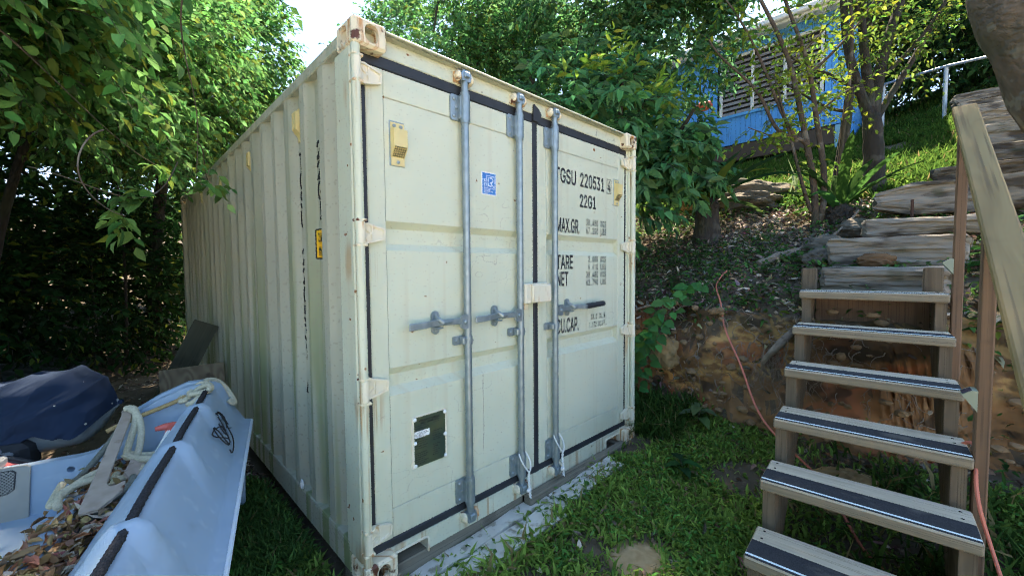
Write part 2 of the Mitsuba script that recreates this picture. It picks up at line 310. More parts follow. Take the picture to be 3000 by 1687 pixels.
part(ct, 'side_panel', side, 'paint_side', label='corrugated side panel with green algae streaks'); part(ct, 'side_panel', mir(side)[0], 'paint_side')
part(ct, 'end_panel', bx(.05, W_ - .05, L_ - .06, L_ - .03, .05, 2.55), 'paint_side')
roofp = []; yy = .18
while yy < 5.85: roofp += [(yy, 2.566), (yy + .09, 2.566), (yy + .12, 2.580), (yy + .21, 2.580)]; yy += .24
part(ct, 'roof', sweep_x([(0.03, 2.566)] + roofp + [(L_ - .03, 2.566)], .04, W_ - .04), 'paint_side')
part(ct, 'underfloor', bx(.06, W_ - .06, .165, L_ - .1, .085, .15), 'grime')
part(ct, 'header', cat(bx(.055, W_ - .055, .068, .13, 2.487, 2.578, .004), bx(.10, W_ - .10, .026, .13, 2.578, 2.588, .003)), 'paint')
def rect(a, b, c, d): return sg.box(a, c, b, d)
sill = rect(.055, W_ - .055, .006, .113)
pk = [sg.box(.10, -.1, .352, .060).buffer(.014, 6), sg.box(W_ - .352, -.1, W_ - .10, .060).buffer(.014, 6)]
for p_ in pk: sill = sill.difference(p_)
sillm = [xf(extr(g, .09), (1, 0, 0), (0, 0, 1), (0, -1, 0), (0, .156, 0)) for g in getattr(sill, 'geoms', [sill])]
lips = []
for p_ in pk:
    r_ = p_.buffer(.009).difference(p_).intersection(sg.box(0.17, -.005, W_ - .17, .2))
    lips += [xf(extr(g, .10), (1, 0, 0), (0, 0, 1), (0, -1, 0), (0, .160, 0)) for g in getattr(r_, 'geoms', [r_])]
part(ct, 'door_sill', cat(sillm), 'paint'); [part(ct, 'fork_pocket', l_, 'hinge_paint') for l_ in lips]
part(ct, 'gasket', cat(bx(.058, W_ - .058, .070, .10, 2.430, 2.489, .006), bx(.058, W_ - .058, .070, .10, .110, .156, .006),
     bx(.061, .084, .071, .10, .14, 2.45, .004), bx(W_ - .084, W_ - .061, .071, .10, .14, 2.45, .004), bx(1.209, 1.257, .068, .10, .10, 2.47, .008),
     xf(extr([(1.205, 2.44), (1.262, 2.44), (1.285, 2.49), (1.262, 2.52), (1.215, 2.545), (1.209, 2.54)], .012), (1, 0, 0), (0, 0, 1), (0, -1, 0), (0, .067, 0))), 'rubber', label='black rubber door gasket')
DP = [(.073, 2.302), (.073, 1.722), (.112, 1.688), (.112, 1.614), (.073, 1.580), (.073, 1.006), (.112, .966), (.112, .906), (.073, .868), (.073, .306)]
def door(x0, x1, name_label):
    d = part(ct, 'door', cat(bx(x0, x0 + .088, .070, .12, .156, 2.430, .004), bx(x1 - .112 if x0 < 1 else x1 - .10, x1, .070, .12, .156, 2.430, .004)), 'paint', label=name_label)
    a, b = x0 + .089, (x1 - .113 if x0 < 1 else x1 - .101)
    v_, f_ = sweep_x(DP, a, b)
    part(d, 'panel', cat((v_, f_), bx(a, b, .0715, .10, 2.305, 2.429, .003), bx(a, b, .0715, .10, .157, .303, .003)), 'paint')
    return d
dl = door(.084, 1.209, 'left door with vent, two lock rods and data plate'); dr_ = door(1.257, W_ - .084, 'right door with black code lettering and one lock rod')
def hinge(xm, z):
    blade = sg.Polygon([(.028, -.044), (.06, -.048), (.10, -.040), (.150, -.026), (.156, .018), (.150, .026), (.07, .048), (.028, .044)])
    inner = blade.buffer(-.009)
    ms = [xf(extr(blade, .012), (1, 0, 0), (0, 0, 1), (0, -1, 0), (0, .062, z)), xf(extr(blade.difference(inner), .009), (1, 0, 0), (0, 0, 1), (0, -1, 0), (0, .051, z)),
          tube([[.0225, .020, z - .047], [.0225, .020, z + .047]], .0195, 14), bx(.02, .05, .03, .062, z - .042, z + .042, .004)]
    for a, b in (((.05, .03), (.085, 0)), ((.085, 0), (.05, -.03)), ((.092, .034), (.092, -.034))):
        ln = sg.LineString([a, b]).buffer(.0045); ms.append(xf(extr(ln, .007), (1, 0, 0), (0, 0, 1), (0, -1, 0), (0, .051, z)))
    lug = [bx(.0, .05, .004, .06, z + .050, z + .062, .003), bx(.0, .05, .004, .06, z - .062, z - .050, .003)]
    return (mir(ms), mir(lug)) if xm else (ms, lug)
for z in (2.372, 1.655, .935, .225):
    a, b = hinge(0, z); part(dl, 'hinge', cat(a), 'hinge_paint', 30); part(ct, 'hinge_lug', cat(b), 'rusty_paint')
for z in (2.362, 1.663, .958, .222):
    a, b = hinge(1, z); part(dr_, 'hinge', cat(a), 'hinge_paint', 30); part(ct, 'hinge_lug', cat(b), 'rusty_paint')
def bolt(x, y, z, r=.008): return blob((x, y, z), (r, r * .6, r), 1)
def lock_rod(d, X, right=False):
    yc, r = .036, .0208
    part(d, 'lock_rod', cat(cyl([X, yc, .14], [X, yc, 2.46], r, 18), cyl([X, yc, .10], [X, yc, .14], r * .93, 14), cyl([X, yc, 2.46], [X, yc, 2.50], r * .93, 14)), 'galvanised', 40, label='galvanised lock rod')
    for zc in (2.36, .235):
        ms = [cyl([X, yc, zc - .070], [X, yc, zc + .070], .0285, 20), cyl([X, yc, zc - .082], [X, yc, zc - .070], .0255, 18), cyl([X, yc, zc + .070], [X, yc, zc + .082], .0255, 18)]
        pl = sg.box(X - .078, zc - .068, X - .01, zc + .068).buffer(-.012).buffer(.012)
        ms += [xf(extr(pl, .012), (1, 0, 0), (0, 0, 1), (0, -1, 0), (0, .071, 0)), bx(X - .034, X - .024, .03, .062, zc - .06, zc + .06, .002), bx(X - .05, X - .03, .052, .06, zc - .006, zc + .006, .002)]
        ms += [bolt(X - .056, .058, zc + s * .045, .011) for s in (1, -1)]
        br = part(d, 'rod_bracket', cat(ms), 'galvanised', 35)
    part(d, 'rod_clamp', cat(cyl([X, yc, 1.070], [X, yc, 1.114], .0265, 18), xf(extr(sg.box(X - .085, 1.068, X, 1.116).buffer(-.01).buffer(.01), .010), (1, 0, 0), (0, 0, 1), (0, -1, 0), (0, .070, 0)),
         bx(X - .045, X - .008, .018, .062, 1.071, 1.113, .006), bolt(X - .066, .058, 1.092, .010), bolt(X + .018, .016, 1.092, .006)), 'galvanised', 35)
    for zc, s in ((2.525, 1), (.085, -1)):
        cam = [xf(extr([(-.030, -.028), (.026, -.028), (.034, .004), (.022, .030), (-.022, .030), (-.036, .006)], .042), (1, 0, 0), (0, 0, s), (0, -s, 0), (X, .058 if s > 0 else .016, zc)), bx(X - .018, X + .018, .004, .03, zc - .012, zc + .02, .006)]
        part(d, 'rod_cam', cat(cam), 'galvanised')
        y1 = .067
        kp = [blob((X - .040, y1 - .022, zc), (.017, .030, .030), 2, .25, 2, 3), blob((X + .042, y1 - .022, zc - .004 * s), (.016, .030, .032), 2, .3, 2, 5), bx(X - .055, X + .058, y1 - .012, y1 + .004, zc - .03, zc + .026, .004), blob((X + .05, y1 - .035, zc - .012), (.010, .012, .012), 1)]
        part(ct, 'cam_keeper', cat(kp), 'rusty_paint', 40)
lock_rod(dl, .632); lock_rod(dl, 1.053); lock_rod(dr_, 1.394)
def handle(d, X, s, grip=False):
    z = 1.203; hx = X - .034 * 1 if s < 0 else X + .040
    part(d, 'handle_hub', cat(xf(extr(sg.box(hx - .022, z - .042, hx + .022, z + .034).buffer(-.01).buffer(.01), .010), (1, 0, 0), (0, 0, 1), (0, -1, 0), (0, .022, 0)),
         bx(hx - .024, hx + .024, .024, .036, z - .036, z + .03, .003), bolt(hx, .010, z - .004, .013), bx(min(hx, X), max(hx, X), .024, .044, z - .03, z + .03, .003)), 'galvanised', 35)
    L = .345 if s < 0 else .30
    pts = np.array([[hx, .030, z], [hx + s * .14, .030, z + .004], [hx + s * .20, .022, z + .006], [hx + s * .25, .012, z + .003], [hx + s * L, .010, z - .001]])
    bars = []
    for a, b in zip(pts[:-1], pts[1:]):
        ax = (b - a) / np.linalg.norm(b - a); up = np.array([0, 0, 1.0]); nn = np.cross(ax, up)
        hh = .017 if a is not pts[3] else .014
        bars.append(obox(a - up * hh - nn * .005 - ax * .003, ax, up, -nn if np.linalg.det([ax, up, -nn]) > 0 else nn, np.linalg.norm(b - a) + .006, 2 * hh, .011, .003))
    if not grip: bars.append(obox(pts[3] + [0, -.006, -.016], (s, 0, 0), (0, 0, 1), (0, -s, 0), L - .25, .032, .010, .004))
    h = part(d, 'handle', cat(bars), 'galvanised')
    rx = hx + s * (.162 if s < 0 else .125)
    ov = sg.Point(0, .038).buffer(.0235, 10).union(sg.Point(0, -.038).buffer(.0235, 10)).convex_hull
    part(d, 'handle_retainer', cat(xf(extr(ov, .012), (1, 0, 0), (0, 0, 1), (0, -1, 0), (rx, .071, z + .003)), bolt(rx + .002, .056, z + .045, .010), bolt(rx, .057, z - .040, .010),
         bx(rx - .016, rx + .014, .02, .062, z + .014, z + .028, .004), tube([[rx - .006, .05, z + .035], [rx - .002, .018, z + .022], [rx + .014, .004, z + .006], [rx + .03, .008, z - .004]], [.010, .011, .012, .007], 8),
         tube([[rx + .006, .012, z + .004], [rx + .055, .016, z + .004], [rx + .085, .022, z + .003]], [.013, .008, .003], 8), bx(rx - .02, rx + .02, .012, .055, z - .026, z - .018, .003)), 'galvanised', 35)
    if grip: part(d, 'handle_grip', tube([[hx + s * .285, .008, z + .004], [hx + s * .30, .006, z + .004], [hx + s * .50, .004, z + .012], [hx + s * .515, .004, z + .013]], [.017, .021, .021, .014], 12), 'rubber', 40, label='black rubber handle grip')
    if grip: 
        put(h, cat(bars, obox([hx + s * .25, .006, z - .014], (s, 0, .03), (0, 0, 1), (0, -s, 0), .06, .030, .010, .003)), 'galvanised')
handle(dl, .632, -1); handle(dl, 1.053, -1); handle(dr_, 1.394, 1, True)
# lock box
part(ct, 'lock_box', cat(bx(1.066, 1.118, .0, .068, 1.266, 1.392, .005), bx(1.121, 1.300, -.012, .06, 1.270, 1.384, .005), bx(1.075, 1.14, .05, .07, 1.225, 1.264, .003), bx(1.08, 1.29, .0, .05, 1.384, 1.392, .003)), 'hinge_paint')
def vent(parent, X, z0, z1, w, y=.073):
    zc = z0 + .045
    prof = [(0, z0), (-.007, z0), (-.007, z0 + .038), (-.040, z0 + .085), (-.040, z1 - .036), (-.007, z1 - .032), (-.007, z1), (0, z1)]
    bd = trimesh.creation.extrude_polygon(sg.Polygon(prof), w, engine='earcut')      # y,z profile along x
    bd = xf(bd, (0, 1, 0), (0, 0, 1), (1, 0, 0), (X, y, 0))
    vk = part(parent, 'air_vent', bd, 'vent_plastic', label='yellow plastic air vent')
    part(vk, 'back_plate', bx(X - .006, X + w + .004, y - .003, y + .004, z0 - .004, z1 + .008, .002), 'galvanised')
    part(vk, 'screw', cat(bolt(X + w * .25, y - .009, z1 - .016, .009), bolt(X + w * .75, y - .009, z1 - .016, .009), bolt(X + w * .5, y - .009, z0 + .016, .009)), 'galvanised')
    gr = []
    for a in range(5):
        t = (a + .5) / 5; gr.append(obox((X + .006, y - .0085 - .033 * t, z0 + .038 + .047 * t), (1, 0, 0), (0, -.574, .819), (0, -.819, -.574), w - .012, .0035, .001, .0003))
    for a in range(6): gr.append(obox((X + .006 + a * (w - .015) / 5, y - .0085, z0 + .040), (1, 0, 0), (0, -.574, .819), (0, -.819, -.574), .003, .055, .001, .0003))
    part(vk, 'grille', cat(gr), 'ink')
vent(dl, .204, 1.992, 2.196, .072); vent(dr_, 2.19, 2.0, 2.205, .072)
for k in (1, 5, 9, 13):                                     # vents in the recesses of the long side
    yc = .545 + .281 * k; prof = [(0, 2.235), (-.006, 2.235), (-.006, 2.262), (-.036, 2.30), (-.036, 2.395), (-.006, 2.40), (-.006, 2.425), (0, 2.425)]
    bd = trimesh.creation.extrude_polygon(sg.Polygon(prof), .066, engine='earcut')
    part(ct, 'air_vent', xf(bd, (1, 0, 0), (0, 0, 1), (0, 1, 0), (.0415, yc - .033, 0)), 'vent_plastic')
# lettering on the right door
for txt, x, z, h, w in (('TGSU', 1.440, 2.092, .098, .240), ('220531', 1.731, 2.092, .098, .318), ('4', 2.101, 2.097, .086, .040), ('22G1', 1.727, 1.942, .092, .208),
        ('MAX.GR.', 1.455, 1.745, .096, .268), ('30.480 KGS', 1.802, 1.809, .048, .279), ('67.200 LBS', 1.802, 1.748, .048, .279), ('TARE', 1.455, 1.484, .096, .186), ('NET', 1.455, 1.364, .096, .130),
        ('2.000 KGS', 1.829, 1.533, .046, .250), ('4.410 LBS', 1.830, 1.473, .046, .248), ('28.480 KGS', 1.804, 1.413, .046, .275), ('62.790 LBS', 1.804, 1.354, .046, .275),
        ('CU.CAP.', 1.452, 1.026, .098, .258), ('33.2 CU.M.', 1.867, 1.088, .040, .222), ('1.172 CU.FT.', 1.845, 1.027, .040, .245)):
    part(dr_, 'lettering', front_text(txt, x, z, h, w, .0728, bold=True, d=.0012) if h > .06 else spaced_text(txt, x, z, h, w, .0728), 'ink')
fr = sg.box(2.088, 2.082, 2.152, 2.198); fr = fr.difference(fr.buffer(-.0045))
part(dr_, 'lettering', xf(extr(fr, .0016), (1, 0, 0), (0, 0, 1), (0, -1, 0), (0, .0728, 0)), 'ink')
# blue certificate label
lb = part(dl, 'certificate_label', bx(.775, .888, .0705, .0735, 1.920, 2.053, .0004), 'white_paint', label='blue and white certificate sticker')
part(lb, 'field', bx(.780, .883, .0698, .0712, 1.926, 2.047, .0003), 'blue_label')
t_ = text_mesh('CERTIFIED', .010, .0008, True); t_.vertices[:, 0] *= .80
box_ = sg.box(.812, .953 + 1.005, .872, 2.034); box_ = box_.difference(box_.buffer(-.0025))
Lr = [sg.LineString([(.824, 2.022), (.824, 1.974), (.849, 1.974)]).buffer(.0026, cap_style=2, join_style=2), sg.LineString([(.836, 2.022), (.852, 2.021), (.861, 2.012), (.861, 2.004), (.854, 1.995), (.842, 1.994), (.864, 1.970)]).buffer(.0026)]
m_ = [xf(t_, (0, 0, 1), (-1, 0, 0), (0, -1, 0), (.802, .0698, 1.955))] + [xf(extr(g, .0008), (1, 0, 0), (0, 0, 1), (0, -1, 0), (0, .0698, 0)) for g in Lr + [box_]]
for k_, s_ in enumerate(('CONTAINER', 'CERTIFICATION', 'SCHEME')): m_.append(front_text(s_, .792, 1.947 - k_ * .0085, .0062, len(s_) * .0052, .0699, False, .0008))
part(lb, 'lettering', cat(m_), 'white_paint')
# data plate
dp = part(dl, 'data_plate', bx(.289, .497, .0685, .074, .464, .728, .001), 'plate_green', label='dark green data plate with white rivets')
part(dp, 'rim', cat(bx(.284, .300, .0675, .075, .460, .732, .001), bx(.491, .500, .0675, .075, .460, .732, .001), bx(.300, .491, .068, .075, .725, .731, .001)), 'hinge_paint')
part(dp, 'rivet', cat([blob((x, .066, z), (.0105, .006, .0105), 1) for x in (.304, .489) for z in (.474, .594, .716)]), 'white_paint', True)
part(dp, 'sticker', bx(.302, .392, .0678, .0692, .618, .652, .0003), 'white_paint', label='small white sticker')
m_ = [front_text('APPROVED FOR TRANSPORT', .328, .700, .0085, .130, .0686), front_text('UNDER CUSTOMS SEAL', .338, .686, .0085, .105, .0686)]
rr = np.random.default_rng(3)
for z in np.r_[np.arange(.480, .545, .011), np.arange(.560, .612, .012), np.arange(.655, .68, .011)]:
    m_ += [bx(.306, .306 + rr.uniform(.05, .085), .0680, .0690, z, z + .003, .0002), bx(.410, .410 + rr.uniform(.03, .06), .0680, .0690, z + .02, z + .023, .0002)]
part(dp, 'lettering', cat(m_), 'ink')
part(dp, 'sticker_print', cat([bx(.306, .306 + w, .0674, .0680, z, z + .0022, .0002) for z, w in ((.643, .07), (.636, .078), (.629, .06), (.623, .05))]), 'ink')
# lettering down the long side, in its recesses
def side_text(txt, yc, z, h, w, x=.042):
    m = text_mesh(txt, h, .0016, True); v = m.vertices.copy(); sx = w / (v[:, 0].max() - v[:, 0].min()); v[:, 0] = (v[:, 0] - (v[:, 0].max() + v[:, 0].min()) / 2) * sx
    return xf(trimesh.Trimesh(v, m.faces, process=False), (0, -1, 0), (0, 0, 1), (-1, 0, 0), (x, yc, z))
for yc_, z0_, dz_, tx_ in ((.546, 2.086, .108, '22G1'), (.832, 2.080, .112, 'TGSU 220531 4')):
    part(ct, 'lettering', cat([side_text(c, yc_ + o_, z0_ - dz_ * k, .094, .062 if c != '1' else .020) for k, c in enumerate(tx_) if c != ' ' for o_ in (-.0025, 0, .0025)]), 'ink')
hs = sg.box(-.058, 0, .045, .166).buffer(-.012).buffer(.012)
def bend(poly, depth, lift):                                  # the height sign follows the panel from the flat onto the slope
    m = trimesh.creation.extrude_polygon(poly, depth, engine='earcut'); m = m.subdivide_to_size(.012); v = m.vertices
    u = v[:, 0]; yy = .546 - u; x = np.where(yy > .582, .042 - (yy - .582) / .068 * .036, .042)
    return trimesh.Trimesh(np.c_[x - v[:, 2] - lift, yy, 1.548 + v[:, 1]], m.faces, process=False)
sgn_ = part(ct, 'height_sign', bend(hs, .0015, .0005), 'ink', label='yellow height sign with black border')
part(sgn_, 'field', bend(hs.buffer(-.009), .0012, .0015), 'yellow_label')
part(sgn_, 'lettering', cat(side_text('2,6m', .548, 1.655 - .012, .046, .074, .0395), side_text("8'6\"", .548, 1.567, .046, .066, .0395)), 'ink')
part(ct, 'lashing_ring', tube([[-.004 + .0, .86 + .018 * math.sin(a), .20 + .026 * math.cos(a)] for a in np.linspace(0, 2 * np.pi, 14)], .005, 6), 'white_paint', 40)
# white cords tied round two lock rods
for X, lab in ((1.053, 'white cord looped over the middle lock rod'), (1.394, 'white cord looped over the lock rod of the right door')):
    cd = thing('cord', lab, 'cord', 'white cords on the lock rods')
    tw = []
    zc = .10 if X < 1.2 else .12
    loop = spline([[X - .03, .03, zc + .215], [X - .032, -.002, zc + .17], [X + .0, -.012, zc + .115], [X + .022, -.008, zc + .09]], 16)
    loop2 = spline([[X + .026, .03, zc + .215], [X + .034, .0, zc + .17], [X + .034, -.01, zc + .12], [X + .024, -.008, zc + .09]], 16)
    dn = spline([[X + .022, -.008, zc + .09], [X + .020, -.010, zc + .02], [X + .024, -.012, zc - .03], [X + .028, -.012, zc - .075]], 40)
    a_ = np.linspace(0, 24, 40); off = np.c_[np.cos(a_), np.sin(a_), 0 * a_] * .0045
    part(cd, 'loop', cat(tube(loop, .005, 7), tube(loop2, .005, 7)), 'cord_white', 40)
    part(cd, 'tail', cat(tube(dn + off, .0048, 7), tube(dn - off, .0048, 7), blob((X + .016, -.012, zc - .02), (.018, .012, .013), 2, .3, 3)), 'cord_white', 40)
mat('cord_white', lambda p, n, uv: mix((0.60, 0.60, 0.58), (0.80, 0.80, 0.78), noise(p.x * 300, p.y * 300, p.z * 300)), 0.8)
# ---------------------------------------------------------------- ground and bank
SANDX, SANDY = 1.20, -0.71
def earth(p, n, uv):
    """soil of yard and hill: brown earth and leaf mould, ochre clay in the cut bank, a bare sandy patch by the stairs"""
    a = fbm(p.x * 2.3, p.y * 2.3, p.z * 2.3, 4); b = fbm(p.x * 11, p.y * 11, p.z * 15, 4); d = fbm(p.x * 45, p.y * 45, p.z * 45, 3)
    top = mix((0.055, 0.042, 0.027), (0.135, 0.105, 0.068), b)
    top = mix(top, (0.16, 0.125, 0.085), smoothstep(0.60, 0.75, d) * 0.6)
    clay = mix((0.13, 0.072, 0.034), (0.33, 0.18, 0.075), b)
    clay = mix(clay, (0.52, 0.33, 0.125), smoothstep(0.50, 0.62, fbm(p.x * 1.9 + 7, p.y * 1.9 + 2.3, p.z * 2.6 + 0.9, 3)) * smoothstep(0.35, 0.6, b))
    clay = mix(clay, (0.32, 0.12, 0.055), smoothstep(0.57, 0.66, fbm(p.x * 3 + 2, p.y * 3, p.z * 4, 3)) * 0.7)
    clay = mix(clay, (0.030, 0.025, 0.018), smoothstep(0.56, 0.70, fbm(p.x * 6, p.y * 6 + 3, p.z * 7, 3)) * 0.75)
    clay = mix(clay, (0.020, 0.022, 0.012), smoothstep(0.95, 1.25, p.z + 0.5 * a) * 0.6)
    steep = smoothstep(0.25, 0.55, 1 - abs(n.z))
    c = mix(top, clay, steep)
    q = dr.sqrt(dr.square((p.x - SANDX) * 1.0) + dr.square((p.y - SANDY) * 1.25)) + (b - 0.5) * 0.16
    sand = mix((0.34, 0.22, 0.10), (0.50, 0.36, 0.20), d)
    c = mix(c, mix((0.28, 0.23, 0.14), (0.44, 0.37, 0.25), b), smoothstep(2.2, 3.2, -p.y + (a - 0.5)) * smoothstep(4.5, 2.5, p.x))  # pale sand behind the camera, added to bounce light onto the doors
    return mix(c, sand, 1 - smoothstep(0.12, 0.22, q))
mat('earth', earth, 0.95, bump=(lambda p, n, uv: fbm(p.x * 30, p.y * 30, p.z * 30, 4), 0.02, 3e-3))
gx = np.unique(np.concatenate([-np.geomspace(2.2, 70, 22), np.arange(-2.2, 2.6, .09), np.arange(2.6, 3.42, .02), np.arange(3.42, 8, .10), np.arange(8, 16, .25), np.geomspace(16, 90, 20)]))
gy = np.unique(np.concatenate([-np.geomspace(3.4, 70, 22), np.arange(-3.4, 1.6, .035), np.arange(1.6, 9, .15), np.geomspace(9, 90, 24)]))
X, Y = np.meshgrid(gx, gy, indexing='ij'); Z = ground(X, Y)
bk = S(.02, .30, np.abs(np.gradient(Z, axis=0) / np.maximum(np.gradient(gx)[:, None], 1e-6)) - .8)
q_ = np.stack([X * 0.5, Y * 2.4, Z * 2.8], -1)
dx = (meshkit.fbm(q_, 4, 21) - .5) * .42 + (meshkit.fbm(q_ * 4.2, 3, 4) - .5) * .12; dz = (meshkit.fbm(q_ * 2.0, 3, 8) - .5) * .10
dx = dx * S(9, 7, np.abs(Y)); Xd = X - dx * bk; Zd = Z + dz * bk; Zd += (meshkit.fbm(np.stack([X * 6, Y * 6, X * 0], -1), 3, 2) - .5) * .03 * (1 - bk)
nx, ny = X.shape; i, j = np.meshgrid(np.arange(nx - 1), np.arange(ny - 1), indexing='ij')
q4 = np.stack([i * ny + j, (i + 1) * ny + j, (i + 1) * ny + j + 1, i * ny + j + 1], -1).reshape(-1, 4)
put('ground', (np.stack([Xd, Y, Zd], -1).reshape(-1, 3), q4), 'earth', True); labels['ground'] = {'kind': 'structure', 'label': 'brown earth yard rising in a cut clay bank to a leafy slope'}
used.add('ground')
rb = np.random.default_rng(31); st_ = []
for k in range(300):
    y = rb.uniform(-2.6, .5); zz = rb.uniform(.05, 1.15); foot = k > 190
    x = xbank(y) + .02 - .12 * (1.2 - zz) - rb.uniform(0, .06) if not foot else xbank(y) - rb.uniform(.10, .42); rr_ = rb.uniform(.010, .034) * (1 if not foot else .6)
    st_.append(blob((x, y, zz if not foot else gz(x, y) + rr_ * .3), (rr_, rr_ * rb.uniform(.8, 1.6), rr_ * rb.uniform(.6, 1)), 1, .5, 2, k))
put(thing('bank_stones', 'small stones and clods in the cut bank and at its foot', 'stones', kind='stuff'), cat(st_), 'clod')
mat('clod', lambda p, n, uv: mix((0.09, 0.060, 0.036), (0.34, 0.22, 0.11), fbm(p.x * 9, p.y * 9, p.z * 9, 4)), 0.95)
# ---------------------------------------------------------------- timbers under the container, paving slabs
FA, RA_ = (0.99781, 0.06614, 0), (0.06614, -0.99781, 0)
def wood(c0, c1, dark, axis=0, ring=60.0, fine=220.0, knots=0.5):
    ax = {0: ((1, 0, 0), (0, 1, 0), (0, 0, 1)), 1: (RA_, FA, (0, 0, 1)), 2: ((0, 0, 1), (1, 0, 0), (0, 1, 0)), 3: ((.8213, .0544, .5678), RA_, (-.5666, -.0376, .8231)), 4: ((-.43, 0, -.90), (.90, 0, -.43), (0, 1, 0))}[axis]
    def fn(p, n, uv):
        u, a_, b_ = [p.x * k[0] + p.y * k[1] + p.z * k[2] for k in ax]
        w = fbm(u * 1.3, a_ * 6, b_ * 6, 3); g = fbm(u * 2.2, a_ * ring + w * 5, b_ * ring + w * 5, 3); h = fbm(u * 2.5, a_ * fine, b_ * fine, 2)
        c = mix(c0, c1, g); c = mix(c, dark, smoothstep(0.56, 0.80, h) * 0.6)
        return mix(c, dark, smoothstep(0.62, 0.8, fbm(p.x * 5, p.y * 5, p.z * 5, 4)) * knots)
    return fn
mat('timber_grey', wood((0.13, 0.115, 0.085), (0.23, 0.205, 0.155), (0.06, 0.052, 0.04)), 0.85)
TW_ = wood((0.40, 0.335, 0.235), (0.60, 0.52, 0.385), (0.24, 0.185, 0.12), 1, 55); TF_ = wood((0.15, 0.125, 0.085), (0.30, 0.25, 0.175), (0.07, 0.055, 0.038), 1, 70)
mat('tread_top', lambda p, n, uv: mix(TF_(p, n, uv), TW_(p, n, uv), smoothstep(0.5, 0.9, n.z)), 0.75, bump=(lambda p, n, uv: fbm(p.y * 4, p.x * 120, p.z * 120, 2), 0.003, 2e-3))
mat('stair_timber', wood((0.075, 0.056, 0.036), (0.18, 0.135, 0.086), (0.035, 0.026, 0.018), 2, 45), 0.8)
mat('post_brown', wood((0.105, 0.062, 0.036), (0.195, 0.118, 0.068), (0.055, 0.035, 0.023), 2, 40), 0.75)
mat('rail_timber', wood((0.185, 0.125, 0.050), (0.32, 0.235, 0.105), (0.090, 0.058, 0.028), 3, 22, 80, .45), 0.7)
b1 = thing('bearer_timber', 'long grey timber bearer under the left half of the door sill', 'timber', 'timber bearers under the container'); put(b1, bx(.172, 1.10, .072, .165, -.12, .004, .006), 'timber_grey')
b2 = thing('bearer_timber', 'grey timber beam with cut end lying in front of the sill at right', 'timber', 'timber bearers under the container'); put(b2, obox((1.092, -.004, -.13), (1, -.004, 0), (.004, 1, 0), (0, 0, 1), 1.26, .068, .145, .008), 'timber_grey')
for x in (.02, W_ - .20):
    for y in (.02, L_ - .3):
        k = thing('bearer_block', 'grey timber block under a container corner', 'block', 'blocks under the container corners'); put(k, bx(x, x + .17, y, y + .28, -.16, -.002, .005), 'timber_grey')
mat('slab', lambda p, n, uv: mix(mix((0.46, 0.44, 0.39), (0.66, 0.64, 0.57), fbm(p.x * 7, p.y * 7, p.z * 7, 4)), (0.20, 0.18, 0.12), smoothstep(0.54, 0.70, fbm(p.x * 16, p.y * 16 + 4, p.z * 9, 4)) * 0.8), 0.85)
rg = np.random.default_rng(11)
def slab(x0, x1, y0, y1, z, key_label):
    xs = np.linspace(x0, x1, 9); top = [(x, y1 + rg.normal() * .008) for x in xs]; bot = [(x, y0 + rg.normal() * .010) for x in xs[::-1]]
    m = xf(extr(sg.Polygon(bot[::-1] + top[::-1]).buffer(.004), .05), (1, 0, .045), (0, 1, 0), (0, 0, 1), (0, 0, z - .05))
    k = thing('paving_slab', key_label, 'slab', 'white slabs in front of the container'); put(k, m, 'slab')
slab(.22, 1.24, -.032, .060, -.088, 'long whitish slab against the left timber bearer'); slab(.10, 1.30, -.205, -.045, -.094, 'outer whitish slab overgrown with grass, nearest the front corner')
slab(1.27, 1.98, -.058, -.012, -.088, 'narrow whitish slab against the cut end beam'); slab(1.33, 1.95, -.165, -.070, -.090, 'outer whitish slab in front of the cut end beam')
# ---------------------------------------------------------------- stairs
FLP = np.array([1.2167, -1.2035, 0.1818]); f_ = np.array([0.99781, 0.06614, 0]); r_ = np.array([0.06614, -0.99781, 0]); up = np.array([0, 0, 1.0])
SW, SG, SD, ST, SR = 0.759, 0.320, 0.296, 0.0523, 0.225
def sp(a, b, c): return FLP + f_ * a + r_ * b + up * c
st = thing('timber_stairs', 'weathered timber stairs with black grip strips and a sloping handrail on the right', 'stairs')
mat('grip_tape', lambda p, n, uv: mix(mix((0.012, 0.013, 0.016), (0.042, 0.044, 0.050), noise(p.x * 420, p.y * 420, p.z * 420)), (0.16, 0.145, 0.12), smoothstep(0.56, 0.72, fbm(p.x * 9, p.y * 6, p.z * 9, 4)) * 0.45), 0.85)
mat('nosing_line', (0.70, 0.80, 0.80), 0.5)
jr = np.random.default_rng(19)
for k in range(6):
    up = unit(np.array([jr.normal() * .006, jr.normal() * .006, 1.0]))
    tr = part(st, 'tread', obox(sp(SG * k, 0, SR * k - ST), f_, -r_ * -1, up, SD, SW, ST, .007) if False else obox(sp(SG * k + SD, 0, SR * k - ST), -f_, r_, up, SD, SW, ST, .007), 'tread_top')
    part(tr, 'grip_strip', obox(sp(SG * k + .156, .004, SR * k - .001), -f_, r_, up, .148, SW - .008, .003, .001), 'grip_tape')
    part(tr, 'nosing_line', obox(sp(SG * k + .034, .004, SR * k - .0005), -f_, r_, up, .012, SW - .008, .0042, .001), 'nosing_line')
for k in range(6):
    part(st, 'screw', cat([cyl(sp(SG * k + a, b, SR * k - .003), sp(SG * k + a, b, SR * k + .0012), .006, 8) for a in (.19, .26) for b in (.038, SW - .038)]), 'ink')
